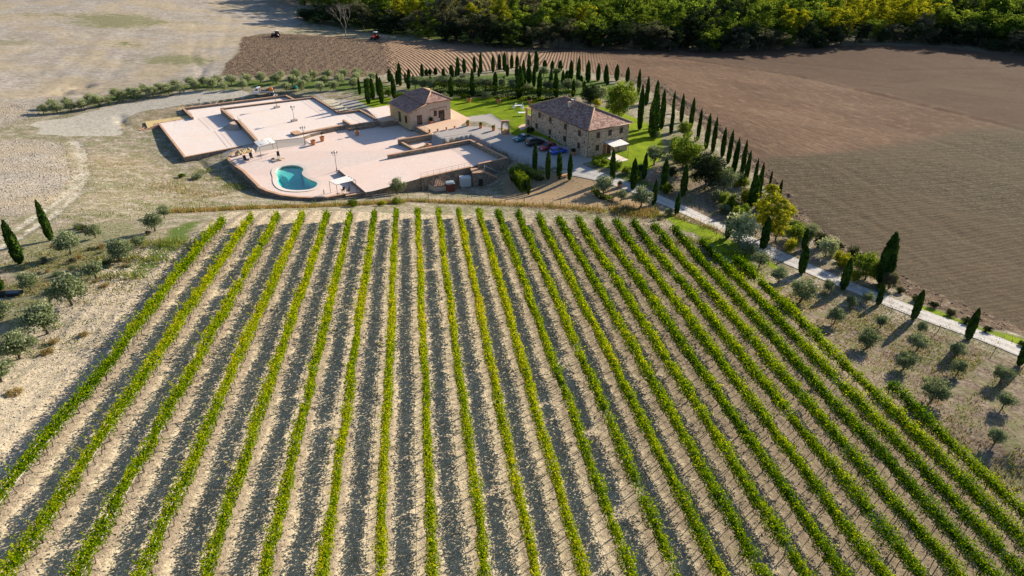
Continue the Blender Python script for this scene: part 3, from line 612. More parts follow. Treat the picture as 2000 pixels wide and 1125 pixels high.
c = t.ramp(t.math('ADD', t.math('MULTIPLY', t.math('ADD', zz_.outputs[2], 4.2), .5), t.math('MULTIPLY', t.math('SUBTRACT', nn, .5), .2)), [(.1, (.0, .30, .30)), (.45, (.0, .46, .42)), (.66, (.12, .55, .47)), (.9, (.50, .60, .48))]); t.bsdf(c, .5); PTILE = t.mat
m = MB(); gx_, gy_ = 26, 26
# basin: rings from rim towards the middle, shallow shelf in the far lobe
rings = [(0, 0), (.02, 0), (.15, 1), (.35, 1), (.6, 1), (.85, 1)]; vs = []
ctr = Vector((on3(430 + 1000/6.25, 230 + 800/6.25).x, on3(430 + 1000/6.25, 230 + 800/6.25).y)); lobe = Vector(on3(430 + 850/6.25, 230 + 620/6.25)[:2])
def depth(x, y, f):
    dl = (Vector((x, y)) - lobe).length; base_ = -.45 - 1.15 * min(1, max(0, (dl - 3.0) / 1.2))
    return base_ * min(1, f * 5 + .35)
for f, _ in rings:
    for q in PL:
        w_ = ctr * f + q * (1 - f); vs.append((w_.x - pc.x, w_.y - pc.y, -.16 if f == 0 and _ == 0 else depth(w_.x, w_.y, f) - .16))
o = len(vs); vs.append((ctr.x - pc.x, ctr.y - pc.y, -1.9))
fs = [(r_*npl+i, r_*npl+(i+1)%npl, (r_+1)*npl+(i+1)%npl, (r_+1)*npl+i) for r_ in range(len(rings)-1) for i in range(npl)] + [(5*npl+i, 5*npl+(i+1)%npl, o) for i in range(npl)]
m.add(vs, fs, PTILE, True); m.obj('basin', pool)
t = NT('pool_water'); tr = t.n('BsdfTransparent'); tr.inputs[0].default_value = (.50, .95, .95, 1); gl = t.n('BsdfGlossy'); gl.inputs['Roughness'].default_value = .03
b_ = t.bump(t.noise(1.6, 2, t.pos()), .03, .4); t.L(b_, gl.inputs['Normal']); fr_ = t.n('Fresnel'); fr_.inputs[0].default_value = 1.33
ms = t.n('MixShader'); t.L(t.math('MULTIPLY', fr_.outputs[0], .22), ms.inputs[0]); t.L(tr.outputs[0], ms.inputs[1]); t.L(gl.outputs[0], ms.inputs[2]); t.L(ms.outputs[0], t.out.inputs[0]); WATER = t.mat
m = MB(); PLw = offs(PL, -.02); m.add([(q.x - pc.x, q.y - pc.y, -.17) for q in PLw], [tuple(range(npl))], WATER); m.obj('water', pool)
# ---------------------------------------------------------------- walls
def poly_wall(P, zt_, zb, w, mat, cop, m, mc, ch=.09, over=.05):
    """P list of Vector2; zt_ list of top heights"""
    n = len(P); Ln, Rn = [], []
    for i in range(n):
        a = (P[i] - P[i-1]).normalized() if i else None; b = (P[i+1] - P[i]).normalized() if i < n-1 else None
        if a is None: nn_ = Vector((-b.y, b.x)); s = 1
        elif b is None: nn_ = Vector((-a.y, a.x)); s = 1
        else:
            na, nb = Vector((-a.y, a.x)), Vector((-b.y, b.x)); nn_ = (na + nb).normalized(); s = 1 / max(.45, nn_.dot(na))
        Ln.append(nn_ * s)
    def strip(mm, mt, hw, z0s, z1s):
        vs = []
        for i in range(n):
            for sg, z in ((1, z0s[i]), (1, z1s[i]), (-1, z1s[i]), (-1, z0s[i])):
                q = P[i] + Ln[i] * sg * hw; vs.append((q.x, q.y, z))
        fs = [(4*i+k, 4*i+(k+1)%4, 4*i+4+(k+1)%4, 4*i+4+k) for i in range(n-1) for k in range(4)] + [(0, 3, 2, 1), (4*n-4, 4*n-3, 4*n-2, 4*n-1)]
        mm.add(vs, fs, mt)
    strip(m, mat, w/2, [zb]*n if not hasattr(zb, '__len__') else zb, [z - ch for z in zt_]); strip(mc, cop, w/2 + over, [z - ch for z in zt_], zt_)
def railing(P, zs, h=.95, sp=1.6, thin=.022):
    m = MB(); m2 = MB(); ps = []
    for i in range(len(P) - 1):
        L_ = (P[i+1] - P[i]).length; k = max(1, round(L_ / sp))
        for j in range(k + (i == len(P) - 2)):
            f = j / k; q = P[i].lerp(P[i+1], f); z = zs[i] + (zs[i+1] - zs[i]) * f; ps.append((q.x, q.y, z))
    for x, y, z in ps: m.tube([(x, y, z - .05), (x, y, z + h)], thin, IRON, 5)
    for hh in (h, h * .55, h * .2): m.tube([(x, y, z + hh) for x, y, z in ps], thin * (1 if hh == h else .6), IRON, 5, smooth=False)
    return m
def wall(label, pts, zs, zb, w=.45, rail=None, mat=None, name='retaining_wall', h=.95):
    """pts in photo pixels at the coping top; rail = (first, last) index that carries a railing"""
    if not hasattr(zs, '__len__'): zs = [zs] * len(pts)
    W3 = [GZ(px, py, z) for (px, py), z in zip(pts, zs)]; b = W3[0]
    P = [Vector((q.x - b.x, q.y - b.y)) for q in W3]
    root = thing(name, label, 'wall', (b.x, b.y, 0)); m = MB(); mc = MB()
    poly_wall(P, list(zs), zb, w, mat or WALLST, BRICK, m, mc); m.obj('stonework', root); mc.obj('coping', root)
    if rail:
        i, j = rail; railing(P[i:j+1], list(zs)[i:j+1], h).obj('railing', root)
    return root
wall('low brick edged wall round the lower left terrace, outer side and front', [(376,229),(310,240),(361,306),(503,279)], -1.72, -5.6, .4)
railing_thing = wall('stone wall with brick top behind the lower left terrace, railed at its left end', [(376,229),(357,210.5),(558,185.5),(575,194)], [-1.15]*4, -5, .45, (0, 1))
wall('short stone wall with railing left of the half round steps', [(431.5,211.5),(457,232.5)], -.35, -4, .5, (0, 1))
wall('stone wall with railing between the half round steps and the pergola', [(465,234.5),(504,276.5)], -.35, -4, .5, (0, 1))
wall('long stone wall with brick top along the back of the upper left terrace', [(431.5,211.5),(613,189),(662,219),(703,214),(737,232.5)], [-.2,-.12,0,0,0], -4, .45, (1, 4))
wall('stepped stone wall with brick top behind the pool terrace below the small house', [(670,233.5),(686,243),(740,235.5),(746,238),(786,231.5),(842,262)], [.05,.05,.05,.05,.1,.1], -3.5, .45, (4, 5))
wall('low stone bench wall in front of the stepped wall', [(680,250.5),(731,243)], -.62, -3.2, .5)
wall('tall stone wall facing the pool terrace beside the gravel yard', [(842,262),(778,272.5)], [.1, .02], -3.6, .45, (0, 1), h=.5)
wall('short stone stub wall running down beside the dark sunken passage', [(778,273),(808,290.5)], [-.35, -.9], -3.6, .45)
wall('railed stone wall round the far and right sides of the lower right terrace', [(757,302.5),(918,272.5),(990,307.5),(934,319.5)], [-.35,-.1,.05,.05], [-4,-4,-4.8,-4.8], .5, (1, 2))
wall('stone retaining wall with railing above the little shed and the white tank', [(822,347),(919,325)], -1.05, -5.4, .45, (0, 1))
wall('curved low wall with brick top round the pool terrace', [(491,291),(472,290.5),(456,296.5),(447,304.5),(447.5,312),(457,321),(475,333),(487,345),(500,357.5),(507,365),(522,372),(550,380),(582,384),(612,385),(640,384),(672,378)], [-.9,-.9,-1.0,-1.2,-1.5,-1.7]+[-1.84]*10, -5.2, .5)
wall('short low wall with brick top between the curved wall and the lower right terrace', [(675,381.5),(737,371)], [-1.8,-1.5], -5.2, .5)
wall('low stone curb wall between the upper left terrace and the pool terrace', [(592,258.5),(630,251),(669,243.5)], -.2, -2.6, .9)
m = MB(); mc = MB(); q = GZ(579, 259, -.15); root = thing('stone_bench', 'square stone seat block with brick top at the end of the low curb wall', 'bench', (q.x, q.y, -2.6))
ang = math.atan2((GZ(590,268,-.6) - GZ(568,257,-.6)).y, (GZ(590,268,-.6) - GZ(568,257,-.6)).x)
m.box((0, 0, 1.2), (2.6, 1.9, 2.4), WALLST, ang); m.obj('stonework', root); mc.box((0, 0, 2.45), (2.7, 2.0, .1), BRICK, ang); mc.obj('seat', root)
# railing loose on the courtyard edge (two fence runs)
def rail_thing(label, pts, zs, h=1.0):
    if not hasattr(zs, '__len__'): zs = [zs] * len(pts)
    W3 = [GZ(px, py, z) for (px, py), z in zip(pts, zs)]; b = W3[0]
    root = thing('railing', label, 'railing', (b.x, b.y, 0)); P = [Vector((q.x - b.x, q.y - b.y)) for q in W3]
    railing(P, list(zs), h).obj('iron_bars', root)
rail_thing('thin iron railing along the gravel yard behind the lower right terrace', [(843,279),(920,268),(1000,310),(1033,318),(1024,324)], [0, 0, 0, 0, -.1])
# half round steps down to the lower left terrace
q0 = GZ(461, 239.5, Z2); w0 = GZ(457, 232.5, Z2); w1 = GZ(465, 234.5, Z2)
root = thing('half_round_steps', 'half round stone steps from the upper to the lower left terrace', 'steps', (q0.x, q0.y, Z1))
dirs = (GZ(504, 277, Z2) - GZ(431, 212, Z2)); ax = math.atan2(dirs.y, dirs.x)
for k in range(5):
    m = MB(); rr = 1.5 + .42 * k; zt1 = (Z2 - Z1) * (1 - (k + 0) / 5) ; pl = [(rr * math.cos(ax + math.pi + math.pi * i / 18), rr * math.sin(ax + math.pi + math.pi * i / 18)) for i in range(19)]
    zt1 = (Z2 - Z1) - .24 * k + .01
    m.prism(pl, -.3 - .01 * k, zt1 - .0, PAVEW if k == 0 else CONC); m.obj('step', root)
# steps between pool terrace and lower right terrace
a0, a1 = GZ(672, 330, Z4), GZ(726, 371.5, Z4); b0, b1 = on3(659, 330), on3(708, 372.5); root = thing('terrace_steps', 'long dark brick steps between the pool terrace and the lower right terrace', 'steps', (a0.x, a0.y, -2.2))
for k in range(4):
    f0, f1 = k / 4, (k + 1) / 4; m = MB(); P = [a0.lerp(b0, f0), a0.lerp(b0, f1), a1.lerp(b1, f1), a1.lerp(b1, f0)]
    zt1 = Z4 - (Z4 + 1.98) * (k + .35) / 4
    m.prism([(p_.x - a0.x, p_.y - a0.y) for p_ in P], -1.6 - k * .01, zt1 + 2.2, BRICK); m.obj('step', root)
# steps by the stepped wall
q0 = GZ(684, 246, -.5); root = thing('brick_steps', 'small reddish brick steps beside the stepped wall', 'steps', (q0.x, q0.y, -2))
du = (GZ(686,243,0) - GZ(670,233.5,0)).normalized(); dv = Vector((-du.y, du.x, 0))
if dv.x > 0: dv = -dv
for k in range(4):
    m = MB(); c0 = GZ(678, 238.5, 0) - q0; cc = Vector((c0.x, c0.y, 0)) + dv * (.5 + .38 * k); m.box((cc.x, cc.y, (1.25 - .26 * k) / 2), (3.6, .38, 1.25 - .26 * k), BRICK, math.atan2(du.y, du.x)); m.obj('step', root)
# outdoor stairs down from the lower left terrace
q0 = GZ(308, 242, Z1); q1 = G(272, 254); root = thing('garden_steps', 'reddish brick steps leading down off the left corner of the lower left terrace', 'steps', (q0.x, q0.y, 0))
for k in range(7):
    f = (k + .5) / 7; m = MB(); cc = (q1 - q0) * f; zt1 = Z1 + (q1.z - Z1) * (k / 7); m.box((cc.x, cc.y, zt1 - .8), (.75, 2.0, 1.6), BRICK, math.atan2((q1 - q0).y, (q1 - q0).x)); m.obj('step', root)
# ---------------------------------------------------------------- laid surfaces: landings and paths
def sheet(name, pts, mat, zs=None, th=.12, lift=.05):
    Q = [G(*p) if zs is None else GZ(p[0], p[1], zs[i] if hasattr(zs, '__len__') else zs) for i, p in enumerate(pts)]
    m = MB(); n = len(Q); tr = tessellate_polygon([[Vector((q.x, q.y, 0)) for q in Q]])
    tt = []
    for t_ in tr:
        a, b, c = [Q[i] for i in t_]
        if (b.x-a.x)*(c.y-a.y) - (c.x-a.x)*(b.y-a.y) < 0: t_ = (t_[0], t_[2], t_[1])
        tt.append(tuple(t_))
    m.add([(q.x, q.y, q.z + lift) for q in Q], tt, mat); m.add([(q.x, q.y, q.z + lift) for q in Q] + [(q.x, q.y, q.z - th) for q in Q], [(i, (i+1)%n, n+(i+1)%n, n+i) for i in range(n)], mat)
    o = m.obj(name); o['kind'] = 'structure'; return o
sheet('forecourt_paving', [(786,233),(842,262),(851,257),(893,249),(918,232),(883,214),(861,205),(755,206),(716,213),(738,233),(746,238)], PAVEW, .03, .3, .02)
sheet('paved_landing', [(716,213),(755,206.5),(765,214),(765,224),(745,231),(738,233)], PAVE, .065, .1, .0)
sheet('yellow_paved_landing', [(288,249),(283,238),(366,226),(374,230),(312,241)], flat('yellow_stone', (.60, .45, .20), .9), -1.9, 1.5)
sheet('gravel_path', [(506,279),(591,269.5),(605,280),(500,297.5)], CONC, [-.68, -.68, on3(605,280).z, on3(500,297.5).z], .8, .03)
sheet('concrete_ramp', [(398,302),(500,281),(498,291),(472,291),(452,297),(445,305),(415,318)], CONC, [-3.1,-1.5,-1.5,-1.7,-2.2,-2.6,-3.3], 1.2, .06)
sheet('yellow_paved_landing', [(627,196),(652,194),(680,214),(662,217)], flat('worn_ochre_paving', (.58, .50, .34), .9, var=.3, sc=1), -.15, .2)
sheet('stone_patio', [(1183,308),(1204,302),(1228,313),(1203,319)], PAVE, None, .2, .1)
sheet('stone_patio', [(1012,248),(1020,243),(1031,243),(1030,249),(1018,256)], PAVEW, None, .1, .06)
# ---------------------------------------------------------------- houses
def uvroof(me, groups):
    uvl = me.uv_layers.new(name='UVMap')
    for p_ in me.polygons:
        if p_.index not in groups: continue
        O, U, V_ = groups[p_.index]
        for li in p_.loop_indices:
            c_ = me.vertices[me.loops[li].vertex_index].co - O; uvl.data[li].uv = (c_.dot(U), c_.dot(V_))
def roof_part(root, faces, mat, name='roof', th=.16):
    """faces: list of vertex loops (local coords, first edge along the eaves, counter clockwise from above)"""
    vs = []; fs = []; gr = {}
    for f in faces:
        f = [Vector(v) for v in f]; o = len(vs); n = len(f); U = (f[1] - f[0]).normalized(); N_ = U.cross(f[-1] - f[0]).normalized()
        if N_.z < 0: N_ = -N_
        V_ = N_.cross(U); gr[len(fs)] = (f[0].copy(), U, V_)
        vs += [tuple(v) for v in f]; fs.append(list(range(o, o + n)))
        o2 = len(vs); vs += [tuple(v - Vector((0, 0, th))) for v in f]; fs.append(list(range(o2, o2 + n))[::-1])
        for i in range(n): fs.append([o + i, o2 + i, o2 + (i+1) % n, o + (i+1) % n])
    me = bpy.data.meshes.new(name); me.from_pydata(vs, [], fs); me.materials.append(mat); uvroof(me, gr); me.update()
    return link(name, me, root)
def ridge_line(root, a, b, parent=None):
    m = MB(); m.tube([a, Vector(a).lerp(Vector(b), .5), b], .15, RIDGE, 6); return m.obj('ridge_tiles', root)
def window(root, c, axis, w, h, frame=WOOD, shut=None, nm='window', arch=False):
    """c centre on wall face (local), axis 'u' wall along x facing -y ; 'v' wall along y facing -x"""
    f = MB(); g = MB(); s = MB()
    def bx(mm, a, z, da, dz, dep, mat, out=0):
        if axis == 'v': mm.box((c[0] - out, c[1] + a, c[2] + z), (dep, da, dz), mat)
        else: mm.box((c[0] + a, c[1] - out, c[2] + z), (da, dep, dz), mat)
    bx(g, 0, 0, w, h, .04, GLASS, .012)
    for a in (-w/2, w/2): bx(f, a, 0, .07, h + .07, .12, frame, .03)
    for z in (-h/2, h/2): bx(f, 0, z, w - .07, .07, .118, frame, .03)
    bx(f, 0, 0, .05, h - .07, .08, frame, .03)
    o = f.obj(nm, root); g.obj('pane', o)
    bx(s, 0, -h/2 - .07, w + .3, .08, .2, CREAM if root.get('_pale') else BRICK, .05); s.obj('sill', o); 
    lt = MB(); bx(lt, 0, h/2 + .11, w + .36, .15, .06, BRICK, .012); lt.obj('lintel', o)
    if shut:
        for a in (-w/4, w/4): 
            sh = MB(); bx(sh, a, 0, w/2 - .05, h - .1, .05, shut, .06)
            for k in range(8): bx(sh, a, -h/2 + .12 + k * (h - .24) / 7, w/2 - .12, .03, .03, shut, .095)
            sh.obj('shutter', o)
    return o
SHUT = flat('dark_shutter', (.055, .045, .045), .6)
# main farmhouse: local x along the long wall (u), y across (v): use u=-y' mapping
def house_root(ax_, ay_, th, nm, label, cat='house'):
    # local +x = v (across the photo to the right), local +y = u (away); so wall A-C runs along x facing -y and wall A-B along y facing -x
    return thing(nm, label, cat, (ax_, ay_, 0), th)
TH = .5475; L1, W1 = 22.56, 11.23; HE, HR = 6.27, 8.9
hs = house_root(16.41, 143.32, TH, 'stone_farmhouse', 'two storey rubble stone farmhouse with a hipped terracotta roof beside the parked cars', 'house')
m = MB(); m.box((W1/2, L1/2, HE/2 - .75), (W1, L1, HE + 1.5 - .1), STONE); m.obj('wall', hs)
o = .5; ins = W1 / 2; e = HE - .02
c1, c2, c3, c4 = (-o, -o, e), (W1+o, -o, e), (W1+o, L1+o, e), (-o, L1+o, e); r1, r2 = (ins, ins, HR), (ins, L1 - ins, HR)
rf = roof_part(hs, [(c1, c2, r1), (c2, c3, r2, r1), (c3, c4, r2), (c4, c1, r1, r2)], ROOF)
for a, b in ((c1, r1), (c2, r1), (c3, r2), (c4, r2), (r1, r2)):
    m = MB(); A_ = Vector(a) + Vector((0, 0, .04)); B_ = Vector(b) + Vector((0, 0, .06)); m.tube([A_, B_], .16, RIDGE, 6)
    n_ = int((B_ - A_).length / .42)
    for i in range(n_): q = A_.lerp(B_, (i + .5) / n_); m.tube([q - (B_ - A_).normalized() * .05, q + (B_ - A_).normalized() * .07], [.185, .17], RIDGE, 6)
    m.obj('ridge_tiles', rf)
m = MB()
for a, b in ((c1, c2), (c2, c3), (c3, c4), (c4, c1)): m.tube([Vector(a) - Vector((0, 0, .1)), Vector(b) - Vector((0, 0, .1))], .07, COPPER, 6)
m.obj('gutter', rf)
m = MB(); m.tube([(-.06, -.06, HE - .3), (-.06, -.06, -.3)], .05, COPPER, 6); m.obj('downpipe', hs)
m = MB(); m.tube([(-.07, L1 * .355, HE - .3), (-.07, L1 * .355, -.2)], .05, COPPER, 6); m.obj('downpipe', hs)
m = MB(); m.tube([(-.07, L1 - .02, HE - .3), (-.07, L1 - .02, -.2)], .05, COPPER, 6); m.obj('downpipe', hs)
# windows: positions read off the photograph, converted to wall coordinates
def on_long(px, py):   # point on wall A-B
    u = Vector((-math.sin(TH), math.cos(TH))); A0 = Vector((16.41, 143.32)); r_ = ray(px, py)
    M2 = np.array([[r_[0], -u.x], [r_[1], -u.y]]); s_ = np.linalg.solve(M2, [A0.x, A0.y]); return s_[1], CAMH + r_[2] * s_[0]
def on_short(px, py):
    v = Vector((math.cos(TH), math.sin(TH))); A0 = Vector((16.41, 143.32)); r_ = ray(px, py)
    M2 = np.array([[r_[0], -v.x], [r_[1], -v.y]]); s_ = np.linalg.solve(M2, [A0.x, A0.y]); return s_[1], CAMH + r_[2] * s_[0]
z6 = lambda a, b: (1020 + a / 9.371, 180 + b / 9.371); z5 = lambda a, b: (1140 + a / 11.25, 220 + b / 11.25)
up = []; lo = []
for a, b in ((318, 418), (517, 505), (790, 632), (1052, 750)): up.append(on_long(*z6(a, b)))
for a, b in ((266, 618), (510, 730), (777, 850), (1034, 975)): lo.append(on_long(*z6(a, b)))
for s_, zz_ in up: window(hs, (0, s_, min(5.2, max(4.3, zz_))), 'v', .85, 1.25, WOOD, SHUT)
for s_, zz_ in lo: window(hs, (0, s_, min(2.3, max(1.5, zz_))), 'v', .85, 1.25, WOOD, SHUT if s_ > 14 else None)
for a, b in ((320, 495), (577, 440), (825, 385)): s_, zz_ = on_short(*z5(a, b)); window(hs, (s_, 0, min(5.2, max(4.3, zz_))), 'u', .85, 1.25, WOOD, SHUT)
for a, b in ((298, 770), (808, 618)): s_, zz_ = on_short(*z5(a, b)); window(hs, (s_, 0, min(2.4, max(1.5, zz_))), 'u', .85, 1.25, WOOD, SHUT)
s_, zz_ = on_short(*z5(545, 800)); d_ = MB(); d_.box((s_, -.02, 1.1), (1.1, .08, 2.2), DARK); dd = d_.obj('door', hs)
m = MB()
for a in (-.62, .62): m.box((s_ + a, -.03, 1.15), (.14, .14, 2.4), BRICK)
m.box((s_, -.03, 2.38), (1.38, .15, .16), BRICK); m.obj('door_frame', dd)
m = MB(); m.box((s_ + .4, -.08, 1.1), (.05, .06, .14), IRON); m.obj('handle', dd)
for a in (-.98, .95):
    m = MB(); m.box((s_ + a, -.06, 1.15), (.5, .06, 2.1), WOOD)
    for k in range(3): m.box((s_ + a, -.1, .5 + .65 * k), (.42, .03, .08), WOOD)
    m.obj('door_leaf', dd)
m = MB()      # slanting iron tie bars on the walls
for s_, zz_, dz in ((*on_short(*z5(975, 515)), 1), (*on_long(*z6(965, 845)), -1), (*on_long(*z6(1140, 915)), -1), (*on_long(*z6(683, 725)), -1)):
    if s_ in [q for q in (0,)]: pass
    m_ = MB()
    if (s_, zz_)[0] > 9 and dz == 1: m_.tube([(s_ - .4, -.03, zz_ - .3), (s_ + .4, -.03, zz_ + .3)], .05, IRON, 5)
    elif dz == 1: m_.tube([(s_ - .4, -.03, zz_ - .3), (s_ + .4, -.03, zz_ + .3)], .05, IRON, 5)
    else: m_.tube([(-.03, s_ - .25, zz_ - .4), (-.03, s_ + .15, zz_ + .4)], .05, IRON, 5)
    m_.obj('tie_bar', hs)
# chimney and dish on the roof (long slope facing the yard)
m = MB(); hx, hy = 3.6, 12.2; hz = HE + (hx + o) / (ins + o) * (HR - HE); m.box((hx, hy, hz + .25), (.6, .6, 1.3), CREAM); m.box((hx, hy, hz + .95), (.8, .8, .1), BRICK); m.obj('chimney', hs)
m = MB(); m.tube([(4.4, 12.0, hz + .2), (4.4, 12.0, hz + 1.5)], .03, STEEL, 6); m.lathe([(.02, 0), (.25, .04), (.42, .13)], STEEL, (4.4, 12.0, hz + 1.35), 14); m.obj('satellite_dish', hs)
# external stair and loggia at the far left end of the house
m = MB(); m.box((1.4, L1 + 1.5, .8), (2.4, 3.0, 4.4), STONE2); m.box((1.4, L1 + 1.5, 3.06), (2.6, 3.1, .14), BRICK)
m.obj('landing', hs)
m = MB()
for x_, y_ in ((.35, L1 + 2.8), (2.45, L1 + 2.8)): m.box((x_, y_, 4.05), (.38, .38, 1.85), BRICK)
m.box((1.4, L1 + 2.8, 5.05), (2.7, .45, .18), BRICK); m.box((.35, L1 + 1.4, 5.05), (.42, 2.4, .18), BRICK); m.box((.35, L1 + 1.2, 3.4), (.25, 2.6, .55), STONE); m.obj('loggia_pillars', hs)
window(hs, (.2, L1 + 1.6, 1.9), 'v', .7, 1.2, WOOD, SHUT)
# awning over the side door: canopy on two posts
pa = GZ(*z5(420, 640), 3.2); cA = on_short(*z5(430, 635)); 
ar = thing('awning', 'pale canvas awning on thin posts over the side door of the farmhouse', 'awning', (16.41, 143.32, 0), TH)
y_o = -3.4; xa, xb = cA[0] + .1, cA[0] + 4.5
m = MB(); m.box(((xa + xb) / 2, y_o / 2 - .15, 2.86), (xb - xa, -y_o - .1, .05), CANVAS, 0, Matrix.Translation((0, 0, 0))); 
for v_i in range(len(m.v)): x_, y_, z_ = m.v[v_i]; m.v[v_i] = (x_, y_, z_ + (y_ - y_o / 2) * .07)
m.obj('canopy', ar)
for x_ in (xa + .08, xb - .08):
    m = MB(); m.tube([(x_, y_o, -1.0), (x_, y_o, 2.7)], .045, IRON, 6); m.obj('post', ar)
    m = MB(); m.tube([(x_, -.1, 0.0), (x_, -.1, 2.9)], .045, IRON, 6); m.obj('post', ar)
m = MB(); m.tube([(xa, y_o, 2.68), (xb, y_o, 2.68)], .04, IRON, 6); m.tube([(xa, -.1, 2.9), (xb, -.1, 2.9)], .04, IRON, 6); m.obj('frame', ar)
# small house
TS = .584; LS, WA, WB = 11.5, 4.62, 6.93; h1, hj, h2, hr = 3.43, 4.95, 5.12, 6.76
sh = house_root(-25.3, 166.8, TS, 'small_stone_house', 'small plastered stone house with a hipped roof and a lean-to, beside the lawn', 'house')
m = MB(); WT = WA + WB
m.add([(0, 0, -1), (WT, 0, -1), (WT, LS, -1), (0, LS, -1), (0, 0, h1), (WA, 0, hj - .1), (WA, 0, h2), (WT, 0, h2), (WT, LS, h2), (WA, LS, h2), (WA, LS, hj - .1), (0, LS, h1)],
      [(0, 1, 7, 6, 5, 4), (1, 2, 8, 7), (2, 3, 11, 10, 9, 8), (5, 6, 9, 10)], PLAST); m.add([(0, 0, -1), (0, LS, -1), (0, LS, h1), (0, 0, h1)], [(3, 2, 1, 0)], OCHRE); m.obj('wall', sh)
o = .42; e2 = h2 + .02
rf = roof_part(sh, [((-o, -o, h1), (WA + .02, -o, hj), (WA + .02, LS + o, hj), (-o, LS + o, h1))[::1]], ROOF2)
me = rf.data; uvl = me.uv_layers[0]      # lean-to slopes along x: tile rows run along y
for p_ in me.polygons:
    for li in p_.loop_indices: c_ = me.vertices[me.loops[li].vertex_index].co; uvl.data[li].uv = (c_.y, c_.x)
d1, d2, d3, d4 = (WA - .3, -o, e2), (WT + o, -o, e2), (WT + o, LS + o, e2), (WA - .3, LS + o, e2); s1, s2 = (WA + WB/2, WB/2, hr), (WA + WB/2, LS - WB/2, hr)
rf2 = roof_part(sh, [(d1, d2, s1), (d2, d3, s2, s1), (d3, d4, s2), (d4, d1, s1, s2)], ROOF2)
for a, b in ((d1, s1), (d2, s1), (d3, s2), (d4, s2), (s1, s2)): m = MB(); m.tube([Vector(a) + Vector((0, 0, .04)), Vector(b) + Vector((0, 0, .06))], .13, RIDGE, 6); m.obj('ridge_tiles', rf2)
m = MB(); m.tube([(WA - .35, -o, h2 - .1), (WA - .35, LS + o, h2 - .1)], .09, RIDGE, 6); m.tube([(-o, -o - .02, h1 - .02), (WA, -o - .02, hj - .02)], .09, BRICK, 6); m.obj('verge_tiles', rf)
for x_ in np.arange(.4, WA, 1.35): m = MB(); m.box((x_, -.22, h1 + x_ / WA * (hj - h1) - .22), (.14, .5, .16), DARK); m.obj('rafter', rf)
zs_ = lambda a, b: (740 + a / 11.25, 150 + b / 11.25)
def on_s(px, py, ax_):
    A0 = Vector((-25.3, 166.8)); v = Vector((math.cos(TS), math.sin(TS))) if ax_ == 'u' else Vector((-math.sin(TS), math.cos(TS))); r_ = ray(px, py)
    s_ = np.linalg.solve(np.array([[r_[0], -v.x], [r_[1], -v.y]]), [A0.x, A0.y]); return s_[1], CAMH + r_[2] * s_[0]
s_, _z = on_s(*zs_(893, 925), 'u'); window(sh, (s_, 0, 1.2), 'u', 1.25, 2.3, DARK, None, 'french_window')
s_, _z = on_s(*zs_(1238, 810), 'u'); window(sh, (s_, 0, 2.2), 'u', .75, 1.3, DARK)
s_, _z = on_s(*zs_(1375, 830), 'u'); w_ = window(sh, (s_, 0, 1.35), 'u', 1.55, 2.6, DARK, None, 'arched_door')
m = MB(); m.tube([(s_ - .55 * math.cos(math.pi * i / 10), -.1, 1.6 + .55 * math.sin(math.pi * i / 10)) for i in range(11)], .05, DARK, 5); m.tube([(s_ - .55, -.1, .1), (s_ - .55, -.1, 1.6)], .05, DARK, 5); m.tube([(s_ + .55, -.1, .1), (s_ + .55, -.1, 1.6)], .05, DARK, 5); m.obj('arch', w_)
m = MB(); m.tube([(s_ - 3.2, -.05, 2.6), (s_ - 3.2, -.05, 3.25), (s_ + 1.5, -.05, 3.45), (s_ + 1.5, -.05, 2.6)], .045, COPPER, 6); m.obj('pipe', sh)
s_, _z = on_s(*zs_(455, 820), 'v'); m = MB(); m.box((-.02, s_, 1.15), (.1, 1.3, 2.5), DARK); m.obj('doorway', sh)
s_, _z = on_s(*zs_(595, 875), 'v'); window(sh, (0, s_, 1.35), 'v', 1.0, 1.7, DARK)
m = MB()
for k in range(9): m.box((.13, .15, .2 + .36 * k), (.3 if k % 2 else .5, .32, .2), BRICK)
m.obj('corner_bricks', sh)
# ---------------------------------------------------------------- lean-to shed, tank and stair block below the lower right terrace
zb_ = -4.6
def GP(px, py, z): return GZ(px, py, z)
q = [GP(824, 347, -1.6), GP(851, 346.5, -1.6), GP(875, 361.5, -2.9), GP(848, 364.5, -2.9)]; b = GP(848, 364, zb_)
root = thing('lean_to_shed', 'little lean-to shed with an orange tiled roof against the retaining wall', 'shed', (b.x, b.y, zb_))
loc = [v - Vector((b.x, b.y, zb_)) for v in q]; roof_part(root, [(loc[3], loc[2], loc[1], loc[0])], ROOFW)
cen_ = sum(loc, Vector()) / 4; m = MB(); pl = [(cen_ + (v - cen_) * .93) for v in loc]
n_ = 4; m.add([(v.x, v.y, -.6) for v in pl] + [(v.x, v.y, v.z - .12) for v in pl], [(i, (i+1)%4, 4+(i+1)%4, 4+i) for i in range(4)], CREAM); m.obj('wall', root)
q1, q2 = GP(874, 378, zb_ + .2), GP(889, 376, zb_ + .2); ln = (q2 - q1).length; a_ = math.atan2((q2 - q1).y, (q2 - q1).x); root = thing('rusty_cabinet', 'rust red metal cabinet with a crate on top beside the lean-to shed', 'cabinet', q1, a_)
m = MB(); m.box((ln/2, .6, .85), (ln, 1.3, 2.3), RUST); m.box((ln/2, .6, 2.03), (ln + .1, 1.4, .06), STEEL); m.obj('body', root)
m = MB()
for k in range(5): m.box((ln/2, .1 + .28 * k, 2.2), (ln, .05, .25), STEEL)
m.obj('top_rack', root); m = MB(); m.box((ln * .75, -.07, .9), (.05, .05, .3), IRON); m.obj('handle', root)
q1, q2 = GP(901, 369, zb_), GP(921, 366.5, zb_); ln = (q2 - q1).length; a_ = math.atan2((q2 - q1).y, (q2 - q1).x)
root = thing('white_cooling_unit', 'white two-part metal cooling unit below the retaining wall', 'machine', q1, a_)
m = MB()
